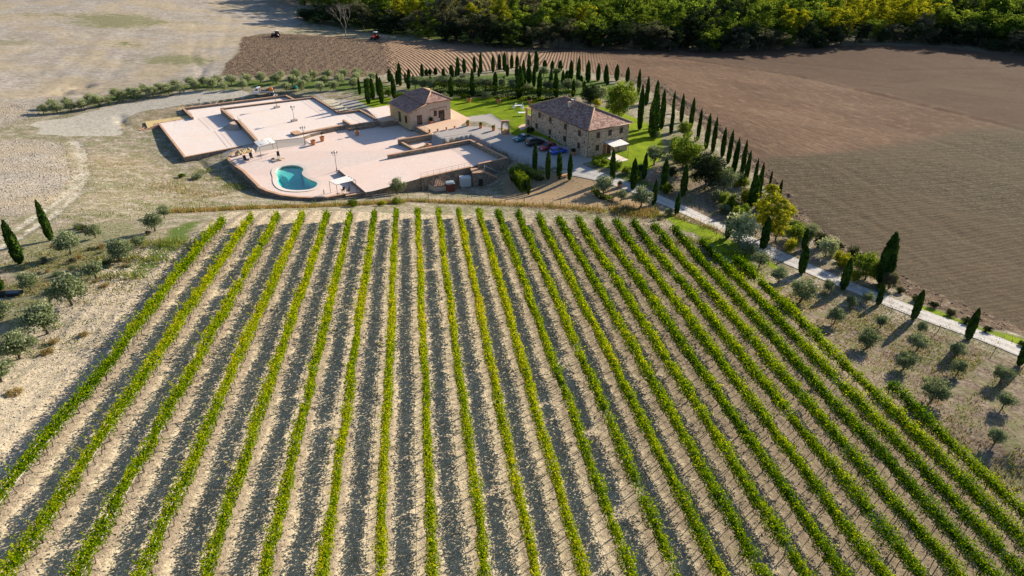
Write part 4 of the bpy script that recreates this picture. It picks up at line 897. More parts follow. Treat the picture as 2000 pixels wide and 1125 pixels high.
for i in range(2): m.box((ln * (.25 + .5 * i), .75, 1.25), (ln / 2 - .06, 1.5, 2.1), WHITE)
m.box((ln/2, .75, .1), (ln, 1.4, .2), IRON); m.obj('housing', root); m = MB()
for i in range(2): m.box((ln * (.25 + .5 * i), -.03, 1.25), (ln / 2 - .25, .04, 1.85), STEEL)
m.obj('door_panels', root); m = MB(); m.box((ln/2, .75, 2.34), (ln + .05, 1.55, .06), WHITE); m.obj('lid', root)
q1 = GP(926, 366, zb_); root = thing('wooden_board', 'tall yellowish wooden board leaning beside the cooling unit', 'board', q1, -.2)
m = MB(); m.box((0, .1, 1.1), (.75, .08, 2.3), flat('yellow_board', (.45, .32, .14), .8)); m.obj('plank', root); m = MB(); m.box((0, .05, .5), (.75, .05, .08), WOOD); m.obj('batten', root); m = MB(); m.box((0, .05, 1.7), (.75, .05, .08), WOOD); m.obj('batten', root)
# stair block
e0, e1 = GP(948, 336.5, -1.2), GP(986, 354, -4.3); fx = GP(924, 338.5, -1.2); b = GP(948, 362, zb_)
root = thing('stair_block', 'stone outbuilding with brick landing, dark doorway and steps descending to the right', 'outbuilding', (fx.x, fx.y, 0))
P = [fx, GP(948, 336.5, -1.2), GP(944, 327.5, -1.2), GP(919, 329.5, -1.2)]
m = MB(); m.prism([(v.x - fx.x, v.y - fx.y) for v in P], -5.4, -1.26, WALLST); m.obj('wall', root)
m = MB(); cen_ = sum(P, Vector()) / 4; m.prism([((cen_ + (v - cen_) * 1.05).x - fx.x, (cen_ + (v - cen_) * 1.05).y - fx.y) for v in P], -1.26, -1.14, BRICK); m.obj('landing', root)
dr = (P[1] - P[0]); dr.z = 0; dn = dr.normalized(); an = math.atan2(dn.y, dn.x); nrm_ = Vector((dn.y, -dn.x, 0)); cdr = dr * .6 + nrm_ * .02
m = MB(); m.box((cdr.x, cdr.y, -3.6), (.85, .1, 1.9), GLASS, an); m.obj('doorway', root)
ed_ = Vector((GP(986, 354, -4.3).x, GP(986, 354, -4.3).y, 0)); st_ = Vector((P[1].x, P[1].y, 0)); N_ = 13; bw = Vector((P[2].x - P[1].x, P[2].y - P[1].y, 0)).normalized()
for k in range(N_):
    a_ = st_.lerp(ed_, k / N_) - Vector((fx.x, fx.y, 0)); b_2 = st_.lerp(ed_, (k + 1) / N_) - Vector((fx.x, fx.y, 0)); zz_ = -1.26 - (k + 1) * 3.1 / (N_ + 1)
    m = MB(); pl = [a_, b_2, b_2 + bw * 1.5, a_ + bw * 1.5]; m.prism([(v.x, v.y) for v in pl], -5.4, zz_ - .07, WALLST); m.prism([(v.x, v.y) for v in pl], zz_ - .07, zz_, BRICK); m.obj('step', root)
m = MB(); a_ = st_ - Vector((fx.x, fx.y, 0)) + bw * 1.4; b_2 = ed_ - Vector((fx.x, fx.y, 0)) + bw * 1.4; m.tube([(a_.x, a_.y, -.2), (b_2.x, b_2.y, -3.3)], .05, STEEL, 6); m.tube([(a_.x, a_.y, -1.3), (a_.x, a_.y, -.2)], .04, STEEL, 6); m.tube([(b_2.x, b_2.y, -4.4), (b_2.x, b_2.y, -3.3)], .04, STEEL, 6); m.obj('handrail', root)
# ---------------------------------------------------------------- leaf helpers
def leaf_quads(P, size, rng, bias=None, asp=.75):
    """quads of random orientation at points P; size per leaf"""
    n = len(P); a = rng.normal(size=(n, 3))
    if bias is not None: a += bias
    a /= np.linalg.norm(a, axis=1)[:, None]; b = rng.normal(size=(n, 3)); b -= a * (a * b).sum(1)[:, None]; b /= np.linalg.norm(b, axis=1)[:, None]
    c = np.cross(a, b); s = (np.asarray(size) * .5)[:, None] if hasattr(size, '__len__') else size * .5
    V = np.empty((n, 4, 3)); V[:, 0] = P - b * s; V[:, 1] = P + c * s * asp; V[:, 2] = P + b * s; V[:, 3] = P - c * s * asp
    return V.reshape(-1, 3), np.arange(n * 4).reshape(n, 4)
def leaf_mesh(name, P, size, tone, mat, seed=0, bias=None, asp=.75):
    rng = np.random.default_rng(seed); V, F = leaf_quads(P, size, rng, bias, asp)
    return np_mesh(name, V, F, [mat], None, {'tone': np.repeat(tone, 4)})

# ---------------------------------------------------------------- vegetation: unit-sized crowns and trunks
OLIVE = leafmat('olive_leaf', [(0, (.045, .065, .025)), (.35, (.135, .17, .08)), (.65, (.26, .30, .16)), (1, (.48, .50, .32))], .3, (1.05, 1.05, .8))
OLIVE2 = leafmat('olive_leaf_pale', [(0, (.10, .12, .05)), (.35, (.24, .27, .13)), (.65, (.42, .45, .25)), (1, (.60, .60, .40))], .35, (1.05, 1.05, .8))
CYP = leafmat('cypress_leaf', [(0, (.012, .028, .006)), (.4, (.034, .070, .013)), (.75, (.085, .145, .02)), (1, (.18, .24, .04))], .2)
BROAD = leafmat('broad_leaf', [(0, (.025, .05, .01)), (.35, (.085, .14, .022)), (.65, (.20, .26, .035)), (1, (.38, .42, .07))], .5)
BROADY = leafmat('yellowing_leaf', [(0, (.07, .09, .012)), (.35, (.19, .22, .02)), (.65, (.37, .38, .035)), (1, (.58, .52, .06))], .5, (1.2, 1.1, .4))
DARKG = leafmat('dark_evergreen_leaf', [(0, (.008, .016, .008)), (.4, (.026, .042, .02)), (.75, (.065, .09, .04)), (1, (.13, .16, .07))], .3)
GREYB = leafmat('grey_brown_foliage', [(0, (.035, .036, .024)), (.4, (.095, .095, .062)), (.75, (.19, .185, .12)), (1, (.32, .31, .21))], .4)
LAUREL = leafmat('hedge_leaf', [(0, (.015, .035, .005)), (.4, (.06, .11, .01)), (.75, (.16, .22, .015)), (1, (.30, .33, .03))], .4)
DARKH = leafmat('shade_lit_hedge_leaf', [(0, (.004, .010, .003)), (.4, (.010, .022, .004)), (.66, (.035, .06, .008)), (.85, (.16, .20, .02)), (1, (.32, .34, .04))], .12)  # ramp holds the hedge's shaded front and sunlit top as leaf colour
STRAW = leafmat('straw', [(0, (.16, .11, .04)), (.4, (.33, .24, .09)), (.75, (.48, .36, .15)), (1, (.58, .46, .22))], .3, (1.1, 1, .7))
GRASSM = leafmat('tall_weed', [(0, (.06, .08, .015)), (.4, (.13, .16, .03)), (.75, (.25, .27, .06)), (1, (.38, .36, .12))], .4)
TBARK = flat('tree_bark', (.10, .08, .06), .95, var=.3, sc=6); PBARK = flat('pale_bark', (.26, .23, .19), .95, var=.3, sc=6)
def blob_pts(r, n, clumps, shape, spread, fill=.0):
    """clump centres on/inside a shape, gaussian leaves about them -> points, tone"""
    C = np.array([shape(r) for _ in range(clumps)]); w = r.random(clumps) * .6 + .6; idx = r.choice(clumps, n, p=w / w.sum())
    sp = spread * (.6 + .8 * r.random(clumps)); d = r.normal(size=(n, 3)); d /= np.linalg.norm(d, axis=1)[:, None]; rad = (r.random(n) ** .45)
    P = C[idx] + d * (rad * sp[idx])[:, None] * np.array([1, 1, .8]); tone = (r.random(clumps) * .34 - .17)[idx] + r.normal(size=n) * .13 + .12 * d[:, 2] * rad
    return P, tone
def sph(cx, cz, rx, rz, lo=.45):
    def f(r):
        d = r.normal(size=3); d /= np.linalg.norm(d); k = lo + (1 - lo) * r.random() ** .6
        return np.array([d[0] * rx * k, d[1] * rx * k, cz + d[2] * rz * k])
    return f
def crown(kind, seed):
    r = np.random.default_rng(seed)
    if kind == 'olive':   # crown radius about 1, base at z=.75
        P, t_ = blob_pts(r, 2600, 42, sph(0, 1.02, .80, .60, .25), .36); mat, sz = OLIVE, .115
    elif kind == 'olive_pale':
        P, t_ = blob_pts(r, 1900, 36, sph(0, .98, .80, .62, .25), .38); mat, sz = OLIVE2, .14
    elif kind == 'broad':
        P, t_ = blob_pts(r, 8500, 110, sph(0, 1.08, .88, .86, .3), .26); mat, sz = BROAD, .075
    elif kind == 'forest':
        lobes = [(r.normal() * .38, r.normal() * .38, r.uniform(.6, 2.3), r.uniform(.28, .55)) for _ in range(9)]
        def f(r):
            l_ = lobes[int(r.integers(9))]; d = r.normal(size=3); d /= np.linalg.norm(d); k = r.random() ** .4
            return np.array([l_[0] + d[0] * l_[3] * k, l_[1] + d[1] * l_[3] * k, max(.15, l_[2] * .9 + d[2] * l_[3] * 1.1 * k)])
        P, t_ = blob_pts(r, 8500, 150, f, .15); mat, sz = BROAD, .065
    elif kind == 'bush':
        P, t_ = blob_pts(r, 2400, 40, sph(0, .62, .75, .52, .2), .33); mat, sz = BROAD, .10
        P[:, 2] = np.maximum(P[:, 2], .03 + .1 * r.random(len(P)))
    elif kind == 'poplar':
        def f(r): 
            z = r.random(); w = .42 * math.sin(math.pi * min(1, (z * .86 + .12))) ** .7; a = r.random() * 6.283; k = r.random() ** .5
            return np.array([w * k * math.cos(a), w * k * math.sin(a), .45 + z * 2.75])
        P, t_ = blob_pts(r, 6000, 130, f, .15); mat, sz = BROAD, .065
    elif kind == 'cypress':  # height 1, radius ~.5 in xy units scaled per instance
        n = 3400; z = r.random(n) ** .85; prof = np.interp(z, [0, .05, .2, .45, .7, .88, 1], [.40, .78, .97, 1, .86, .55, .06]); a = r.random(n) * 2 * np.pi
        lump = .62 + .34 * vn(a * 1.6 + 5, z * 5, seed) + .30 * vn(a * 3.1 + 5, z * 15, seed + 9) + .10 * r.normal(size=n); rr = prof * .5 * lump * np.clip(1 - np.abs(r.normal(size=n)) * .12, .5, 1)
        P = np.c_[rr * np.cos(a), rr * np.sin(a), z * .985]; t_ = .5 * (vn(a * 2.5, z * 13, seed + 3) - .5) + r.normal(size=n) * .14
        rng = np.random.default_rng(seed); s_ = .055 + .035 * r.random(n)
        A_ = np.c_[np.cos(a), np.sin(a), .25 + 0 * a] + r.normal(size=(n, 3)) * .5
        A_ /= np.linalg.norm(A_, axis=1)[:, None]; up = np.tile([0, 0, 1.], (n, 1)) + r.normal(size=(n, 3)) * .25; up -= A_ * (A_ * up).sum(1)[:, None]; up /= np.linalg.norm(up, axis=1)[:, None]; sd_ = np.cross(A_, up)
        # xy will be scaled by the diameter (about 1.2 m), z by the height (about 8 m)
        V = np.empty((n, 4, 3)); hz = np.array([1, 1, .35]); V[:, 0] = P - up * (s_ * .9)[:, None] * hz; V[:, 1] = P + sd_ * (s_ * 1.5)[:, None]; V[:, 2] = P + up * (s_ * 1.1)[:, None] * hz; V[:, 3] = P - sd_ * (s_ * 1.5)[:, None]
        V = V.reshape(-1, 3); F = np.arange(n * 4).reshape(n, 4); tn = np.repeat(np.clip(.42 + t_, 0, 1), 4)
        # opaque core
        nz, na = 14, 10; zz = np.linspace(0, .96, nz); pr = np.interp(zz, [0, .05, .2, .45, .7, .88, 1], [.34, .72, .92, .95, .8, .48, .04]) * .5 * .66; cv = []
        for i in range(nz):
            for j in range(na):
                a_ = 2 * math.pi * j / na; k = pr[i] * (1 + .12 * math.sin(i * 2.1 + j * 1.7 + seed)); cv.append((k * math.cos(a_), k * math.sin(a_), zz[i]))
        cf = [(i*na+j, i*na+(j+1) % na, (i+1)*na+(j+1) % na, (i+1)*na+j) for i in range(nz-1) for j in range(na)]
        V2 = np.r_[V, np.array(cv)]; F2 = np.r_[F, np.array(cf) + len(V)]; tn = np.r_[tn, np.full(len(cv), .22)]
        return np_mesh('crown', V2, F2, [CYP], None, {'tone': tn})
    return (P, np.clip(.48 + t_, 0, 1), mat, sz, seed)
def crown_mesh(kind, seed, mat=None, dens=1):
    c = crown(kind, seed)
    if not isinstance(c, tuple): return c
    P, t_, m0, sz, sd_ = c
    return leaf_mesh('crown', P, sz * (.7 + .6 * np.random.default_rng(sd_).random(len(P))), t_, mat or m0, sd_, np.array([.2, .2, .5]))
def trunk_mesh(h, r0, limbs, seed, mat=None, spread=.45, n=6, forked=False):
    r = random.Random(seed); m = MB(); pts = [(0, 0, -.12)]; x = y = 0
    for k in range(3): x += r.uniform(-.06, .06); y += r.uniform(-.06, .06); pts.append((x, y, h * (k + 1) / 3))
    m.tube(pts, [r0 * 1.25, r0, r0 * .8, r0 * .65], mat or TBARK, n)
    for k in range(limbs):
        a = 2 * math.pi * (k + r.random() * .5) / limbs; q = Vector(pts[2 if k % 2 else 3]); e_ = q + Vector((math.cos(a) * spread, math.sin(a) * spread, h * .3 + spread * (.8 + .5 * r.random()))); md = q.lerp(e_, .5) + Vector((0, 0, .05))
        m.tube([q, md, e_], [r0 * .55, r0 * .38, r0 * .14], mat or TBARK, 5)
    me = bpy.data.meshes.new('trunk'); me.from_pydata(m.v, [], m.f); me.materials.append(mat or TBARK); me.polygons.foreach_set('use_smooth', [True] * len(me.polygons)); return me
K = {'olive': [crown_mesh('olive', 10 + i) for i in range(5)], 'olive_pale': [crown_mesh('olive_pale', 30 + i) for i in range(4)],
     'broad': [crown_mesh('broad', 50 + i) for i in range(3)], 'broady': [crown_mesh('broad', 60 + i, BROADY) for i in range(2)], 'broaddark': [crown_mesh('broad', 70 + i, DARKG) for i in range(2)],
     'broadgrey': [crown_mesh('broad', 80 + i, GREYB) for i in range(2)], 'bush': [crown_mesh('bush', 90 + i) for i in range(3)], 'bushdark': [crown_mesh('bush', 95 + i, DARKG) for i in range(2)],
     'bushy': [crown_mesh('bush', 98 + i, BROADY) for i in range(2)], 'busholive': [crown_mesh('bush', 102 + i, OLIVE) for i in range(2)], 'bushlaurel': [crown_mesh('bush', 106 + i, LAUREL) for i in range(2)], 'bushgrey': [crown_mesh('bush', 108 + i, GREYB) for i in range(2)],
     'forest': [crown_mesh('forest', 200 + i) for i in range(4)], 'foresty': [crown_mesh('forest', 210 + i, BROADY) for i in range(2)], 'forestdark': [crown_mesh('forest', 220 + i, DARKG) for i in range(3)], 'forestgrey': [crown_mesh('forest', 230 + i, GREYB) for i in range(3)],
     'bushstraw': [crown_mesh('bush', 112 + i, STRAW) for i in range(2)],
     'poplar': [crown_mesh('poplar', 120 + i) for i in range(3)], 'poplary': [crown_mesh('poplar', 130 + i, BROADY) for i in range(3)], 'cypress': [crown_mesh('cypress', 140 + i) for i in range(5)]}
TK = {'olive': [trunk_mesh(.45, .075, 5, i) for i in range(4)], 'broad': [trunk_mesh(.5, .055, 6, 20 + i, None, .4) for i in range(3)], 'pop': [trunk_mesh(1.0, .035, 5, 30 + i, PBARK, .25) for i in range(2)],
      'cyp': [trunk_mesh(.07, .09, 0, 40)], 'bush': [trunk_mesh(.3, .045, 5, 44 + i, None, .3) for i in range(2)]}
tr_ = random.Random(11)
def tree(nm, label, cat, p, kind, sx, sz=None, group=None, tk='broad', rot=None):
    sz = sz or sx; root = thing(nm, label, cat, p, tr_.random() * 6.28 if rot is None else rot, group)
    link('crown', tr_.choice(K[kind]), root, None, 0, (sx, sx, sz)); link('trunk', tr_.choice(TK[tk]), root, None, 0, (sx, sx, sz)); return root
def cypress(px, pyb, pyt, label, group, wpx=None, ptop=None):
    p = G(px, pyb); h = max(1.2, hgt(p, pyt)); w = ((wpx / pxm(p)) if wpx else h * .125) * tr_.uniform(.92, 1.22)
    root = thing('cypress', label, 'cypress tree', p, tr_.random() * 6.28, group)
    link('crown', tr_.choice(K['cypress']), root, (0, 0, h * .03), 0, (w, w, h * .97)); link('trunk', TK['cyp'][0], root, None, 0, (1.3, 1.3, max(2, h * .9))); root.rotation_euler[0] = tr_.uniform(-.025, .025); root.rotation_euler[1] = tr_.uniform(-.025, .025); return root
LINE = [(1291,253,175,0),(1310,263,206,0),(1314,222,178,0),(1330,240,184,0),(1348,252,191,0),(1362,275,213,0),(1378,292,223,0),(1391,299,230,0),(1410,307,250,0),(1421,320,255,0),(1431,342,271,0),(1447,348,275,0),(1454,360,295,0),(1471,368,310,0),(1467,402,342,14),(1480,385,319,0),(1502,366,334,0),(1521,387,351,0)]
LINE.sort()
for i, (x, b_, t_, w_) in enumerate(LINE): cypress(x, b_, t_, f'{ordw(i + 1)} slim cypress from the left in the line along the brown field edge', 'cypresses lining the brown field', w_ or None)
RING = [(963,141,108),(975,136,105),(986,139,102),(999,134,107),(1010,132,108),(1033,135,103),(1048,141,98),(1064,131,117),(1078,137,118),(1094,139,118),(1115,157,118),(1129,166,111),(1148,160,118),(1168,158,124),(1183,162,126),(1204,158,126),(1225,160,131),(1246,187,135),(1262,206,150),(1281,200,157),
  (939,143,102),(927,142,109),(907,143,114),(895,148,111),(881,146,127),(866,150,134),(851,146,132),(840,146,134),(833,147,135),(825,150,125),(799,152,134),(782,168,122),(761,160,135)]
RING.sort()
for i, (x, b_, t_) in enumerate(RING): cypress(x, b_, t_, f'dark cypress, {ordw(i + 1)} from the left in the far arc below the furrows', 'far arc of cypresses round the garden', 6.5 if x < 1060 and x not in (1048,986,895,782) else 7.5)
MID = [(991,149,126,6),(967,180,140,8),(984,168,149,5),(1009,152,128,6),(1014,190,130,13),(1023,173,118,8),(1033,163,129,9),(1043,170,129,6),(1053,190,138,9),(1075,176,134,7),(1086,190,140,9),(1099,166,137,6),(1106,162,137,7),(1112,155,135,7),(1119,189,155,8),(1135,168,147,6),(1141,182,158,7),(1186,166,146,6),
  (776,165,138,7),(770,192,145,9),(798,174,144,8),(841,171,148,6),(881,189,150,8),(884,152,128,5),(891,150,131,4),(923,187,134,8),(935,150,133,5),(868,172,134,7),(792,162,142,4),(807,158,146,4),(1249,254,167,11),(1274,268,176,16)]
MID.sort()
for i, (x, b_, t_, w_) in enumerate(MID): cypress(x, b_, t_, f'inner garden cypress between olives and hedge, {ordw(i + 1)} from the left', 'inner garden cypresses', w_)
for i, (x, b_, t_, w_) in enumerate([(703,185,152,5),(714,176,154,4),(720,202,154,9),(729,194,152,9),(739,187,144,7),(746,202,152,8)]): cypress(x, b_, t_, f'{ordw(i + 1)} from the left in the small group of cypresses left of the small house', 'cypresses left of the small house', w_)
for i, (x, b_, t_) in enumerate([(1044,335,281),(1070,350,294),(1092,349,295),(1112,352,300)]): cypress(x, b_, t_, f'{ordw(i + 1)} from the left of the four slender cypresses in front of the parked cars', 'four cypresses before the parked cars', 8)
cypress(1032, 380, 346, 'short thin cypress at the lower end of the bright hedge', None, 6)
for i, (x, b_, t_, w_) in enumerate([(1196,352,292,11),(1236,370,310,12),(1257,350,299,10),(1276,401,351,8),(1296,364,309,10),(1321,419,377,8),(1333,383,321,11)]): cypress(x, b_, t_, f'cypress beside the drive below the farmhouse, {ordw(i + 1)} from the left of seven', 'cypresses along the upper drive', w_)
for i, (x, b_, t_, w_) in enumerate([(1420,466,421,9),(1489,486,425,14),(1569,488,447,9),(1565,534,481,13),(1646,565,505,13),(1721,555,456,25),(1715,595,557,9),(1783,624,566,14),(1890,663,603,14),(1990,714,662,13)]):
    cypress(x, b_, t_, 'biggest broad cypress beside the lower drive, in front of the dense round tree' if w_ == 25 else f'slim cypress beside the lower drive, {ordw(i + 1 if i < 5 else i)} from the left', 'cypresses along the lower drive', w_)
cypress(40, 515, 430, 'left one of two green cypresses by the dirt track', None, 17); cypress(100, 470, 392, 'right one of two green cypresses by the dirt track, taller and slimmer', None, 12); cypress(1, 568, 533, 'green cypress cut by the left edge above the dark trough', None, 16)
def blob(px, pb, rpx, nm, label, cat, kind, group=None, tk='olive', hz=1.0, ktop=None):
    p = G(px, pb); s_ = rpx / pxm(p); return tree(nm, label, cat, p, kind, s_, s_ * hz, group, tk)
OL = [(303,452,20),(322,425,13),(186,465,15),(138,497,25),(274,480,12),(243,510,25),(188,545,20),(62,567,20),(142,595,34),(92,652,35),(42,700,31),(5,745,28),(5,625,22)]
for i, (x, b_, r_) in enumerate(sorted(OL)): blob(x, b_, r_ * 1.15, 'olive_tree', f'grey green olive tree left of the vineyard, {ordw(i + 1)} from the left', 'olive tree', 'olive', 'olive trees left of the vineyard', hz=.95)
OR_ = [(1519,552,19),(1563,590,28),(1660,600,14),(1630,632,19),(1718,640,15),(1692,680,23),(1792,682,21),(1797,650,14),(1692,592,14),(1865,697,18),(1617,568,13),(1765,722,22),(1820,782,31),(1870,730,17),(1952,748,21),(1958,798,20),(1942,866,20),(1455,500,20),(1483,522,19)]
for i, (x, b_, r_) in enumerate(sorted(OR_)): blob(x, b_, r_, 'olive_tree', f'small olive tree on the dry slope right of the vineyard, {ordw(i + 1)} from the left', 'olive tree', 'olive', 'olive trees right of the vineyard', hz=1.05)
for x, b_, r_, l_ in [(1178,378,20,'grey olive tree on the lawn edge beside the start of the drive'),(1251,405,24,'wide airy olive tree between the drive and the vineyard fence'),(1213,392,13,'small thin olive tree left of the wide airy olive by the drive'),(1305,421,9,'tiny olive sapling by the drive verge'),(1277,322,22,'grey green olive tree on the lawn right of the farmhouse'),(1281,270,9,'tiny olive sapling at the foot of the big cypress pair'),(777,380,19,'round olive tree in front of the lower right terrace, left of the shed')]:
    blob(x, b_, r_, 'olive_tree', l_, 'olive tree', 'olive')
g_ = random.Random(5); rows_ = []
for x, y, r_ in [(85,222,11),(112,221,13),(140,218,12),(165,214,13),(196,208,14),(214,205,10),(240,198,13),(268,193,13),(299,189,13),(330,184,13),(352,183,11),(382,177,12),(416,174,13),(438,177,9),(475,174,11),(560,178,11),(590,176,12),(626,178,11),(652,176,11),(690,172,12),
   (105,212,11),(133,209,11),(180,203,12),(228,192,12),(255,188,11),(285,184,12),(315,181,12),(345,176,12),(375,170,12),(398,168,11),(425,166,11),(452,165,11),(482,163,12),(510,162,12),(540,163,12),(572,166,12),(600,165,12),(634,166,12),(663,164,12),(694,162,12),(722,168,11),
   (548,155,10),(580,154,11),(612,155,11),(640,154,11),(672,153,11),(700,152,11),(728,158,10)]: rows_.append((x, y, r_))
rows_.sort()
for i, (x, y, r_) in enumerate(rows_): blob(x, y, r_, 'olive_tree', f'pale olive tree of the grove behind the terraces, {ordw(i + 1)} from the left', 'olive tree', 'olive_pale', 'pale olive grove behind the terraces')
rows_ = [(x, 174 + (i % 3), 14) for i, x in enumerate(range(812, 950, 17))] + [(958,176,13),(980,172,11),(1001,176,13),(1066,176,13),(1062,150,11),(1087,150,10),(1082,178,12),(1110,179,14),(1127,176,11),(1036,181,8),(905,160,9),(870,160,9)]
rows_.sort()
for i, (x, y, r_) in enumerate(rows_): blob(x, y, r_, 'olive_tree', f'olive tree behind the garden hedge, {ordw(i + 1)} from the left', 'olive tree', 'olive', 'olive trees behind the garden hedge')
for x, b_, r_, hz, nm, l_, cat, kd in [
  (1211,232,36,1.05,'plane_tree','big bright green spreading tree behind the farmhouse','tree','broad'),(1152,206,20,1.05,'holm_oak','dark round evergreen tree behind the farmhouse, left of the big green tree','tree','broaddark'),
  (1173,196,15,1.2,'olive_tree','pale grey olive tree squeezed between the dark evergreen and the big green tree','olive tree','olive_pale'),(1335,330,36,1,'broadleaf_tree','leafy green tree right of the lawn olive, near the drive cypresses','tree','broad'),
  (1376,370,36,1,'holm_oak','dark dense evergreen oak beside the lower drive','tree','broaddark'),(1414,374,25,1.05,'grey_tree','grey green tree right of the dark evergreen oak','tree','olive'),(1336,272,16,1.2,'young_tree','light green young tree between the lawn and the cypress line','tree','broad'),
  (1442,476,34,1.15,'broadleaf_tree','olive green loose tree by the bend of the drive, left of the yellow tree','tree','olive_pale'),(1642,524,18,1,'broadleaf_tree','small yellow green tree on two thin trunks beside the lower drive','tree','broady'),
  (1690,545,32,.9,'broadleaf_tree','dense round yellow green tree left of the biggest cypress','tree','broad'),(1612,500,22,1.1,'broadleaf_tree','thin pale green tree on the field edge right of the yellow trees','tree','olive_pale'),(1668,552,9,1.6,'young_tree','thin young yellowing tree between the small tree and the dense round tree','tree','broady'),
  (1735,565,16,1.3,'brown_tree','sparse brownish tree behind the foot of the biggest cypress','tree','broadgrey')]: blob(x, b_, r_, nm, l_, cat, kd, None, 'broad', hz)
for x_, y_, k_, h_, l_ in ((1490, 464, 1.9, 1.12, 'tall yellow poplar beside the bend of the drive'), (1514, 472, 1.6, .92, 'yellow poplar standing just right of the tallest yellow one')): p = G(x_, y_); s_ = 30 / pxm(p); tree('yellow_poplar', l_, 'tree', p, 'poplary', s_ * k_, s_ * h_, None, 'pop')
for x, b_, r_, hz, nm, l_, kd in [(1166,208,12,1,'yellow_shrub','bright yellow shrub behind the farmhouse roof ridge','bushy'),(1405,395,19,1.2,'round_shrub','dull green round shrub on dry ground right of the drive','busholive'),(1452,398,15,1.6,'yellow_shrub','yellow green shrub between the line cypresses and the yellow poplar','bushy'),
  (1543,492,17,1.3,'yellow_shrub','bright yellow shrub at the drive edge','bushy'),(1550,470,24,1.2,'green_shrub','dark green shrub behind the bright yellow one','bush'),(1580,465,20,1.3,'green_shrub','grey green shrub on the field edge right of the dark green one','busholive'),
  (1345,300,10,1,'low_shrub','low dark shrub at the edge of the lawn slope','bushdark'),(1312,343,13,1,'low_shrub','low dark green shrub between the drive cypresses','bushdark'),(1225,340,13,1,'low_shrub','low clipped hedge shrub on the lawn edge by the drive','bush'),(1165,318,9,1.1,'green_shrub','leafy green shrub at the near corner of the farmhouse','bush'),(1180,322,10,1,'green_shrub','second leafy green shrub by the stone patio','bush'),(1251,334,8,1.3,'round_shrub','small clipped ball shrub on the lawn','bushdark'),
  (688,404,15,.9,'yellow_green_bush','yellow green broom bush by the fence in front of the pool terrace','bushlaurel'),(745,402,12,.7,'yellow_green_bush','bright yellow weed bush by the fence left of the round olive','bushy'),(776,398,13,.8,'yellow_green_bush','low green weed bush under the round olive','bush'),
  (1036,262,10,1.3,'round_shrub','dark round bush at the far left corner of the farmhouse','bushdark'),(1440,590,10,.6,'low_shrub','low green weed mound near the end of the vine rows','bush'),
  (355,347,9,.8,'yellow_green_bush','small yellow green bush on the bare slope left of the terraces','bushlaurel'),(385,350,13,.7,'green_shrub','pale green tussock on the bare slope below the lower left terrace','busholive'),
  (1025,180,14,1,'low_shrub','grey low shrub in front of the hedge at the lawn edge','bushgrey'),(868,194,12,.9,'low_shrub','pale low shrub right of the small house roof','busholive'),(815,193,12,.8,'low_shrub','grey low shrub in front of the hedge left end','bushgrey'),(905,192,10,1,'yellow_shrub','yellow green shrub in front of the dark hedge','bushlaurel'),(950,192,14,.8,'low_shrub','grey green low shrub before the hedge near the lawn pots','busholive'),(782,196,13,1.1,'green_shrub','yellowish green shrub behind the small house','bushlaurel'),(760,188,12,1.2,'green_shrub','dark green shrub between cypresses behind the small house','bush')]: blob(x, b_, r_, nm, l_, 'shrub', kd, None, 'bush', hz)
for i, (x, y, r_) in enumerate([(1757,572,11),(1788,588,12),(1823,601,12),(1855,616,12),(1886,631,12),(1926,648,12),(1996,676,11)]): blob(x, y, r_, 'round_shrub', f'dark clipped round shrub on the green verge, {ordw(i + 1)} from the left', 'shrub', 'bushdark', 'round shrubs on the drive verge', 'bush', .85)
for i, (x, y, r_) in enumerate([(30,770,18),(95,690,16),(105,670,12),(205,560,10),(165,655,12),(245,520,9)]): blob(x, y, r_, 'dry_grass_tuft', f'straw coloured dry grass clump beside the left olives, {ordw(i + 1)} from the front' , 'grass clump', 'bushstraw', 'dry grass clumps by the left olives', 'bush', .5)
# undergrowth between the cypress line and the drive
rg = random.Random(21); ug = []
for (x0, y0), (x1, y1), n_, sp in (((1385,318),(1560,455),20,14), ((1320,290),(1400,350),7,12), ((1400,400),(1480,440),6,10), ((1530,440),(1700,530),14,13), ((1150,325),(1330,375),8,12), ((1700,560),(1730,575),2,5)):
    for i in range(n_): f = (i + rg.random()) / n_; ug.append((x0 + (x1 - x0) * f + rg.uniform(-sp, sp), y0 + (y1 - y0) * f + rg.uniform(-sp, sp) * .8, rg.uniform(7, 18), rg.choice(['busholive', 'bush', 'bushy', 'bushlaurel', 'bushdark', 'bush'])))
ug.sort()
KC = {'busholive': 'grey green', 'bush': 'green', 'bushy': 'yellow', 'bushlaurel': 'yellow green', 'bushdark': 'dark green', 'bushgrey': 'grey'}
for i, (x, y, r_, kd) in enumerate(ug): blob(x, y, r_, 'undergrowth_shrub', f'{KC[kd]} shrub in the undergrowth between drive and field, {ordw(i + 1)} from the left', 'shrub', kd, 'undergrowth shrubs right of the drive', 'bush', rg.uniform(.8, 1.7))
lg = []
for i in range(34): lg.append((rg.uniform(0, 290) , 0, rg.uniform(5, 12), rg.choice(['busholive', 'bush', 'busholive', 'bushgrey', 'bushstraw'])))
lg = [(x, 445 + rg.random() * (190 - x * .45), r_, kd) for x, _, r_, kd in lg]; lg.sort()
KC['bushstraw'] = 'straw coloured'
for i, (x, y, r_, kd) in enumerate(lg): blob(x, y, r_, 'scrub_bush', f'low {KC[kd]} scrub bush among the left olives, {ordw(i + 1)} from the left', 'shrub', kd, 'scrub bushes among the left olives', 'bush', rg.uniform(.5, .9))
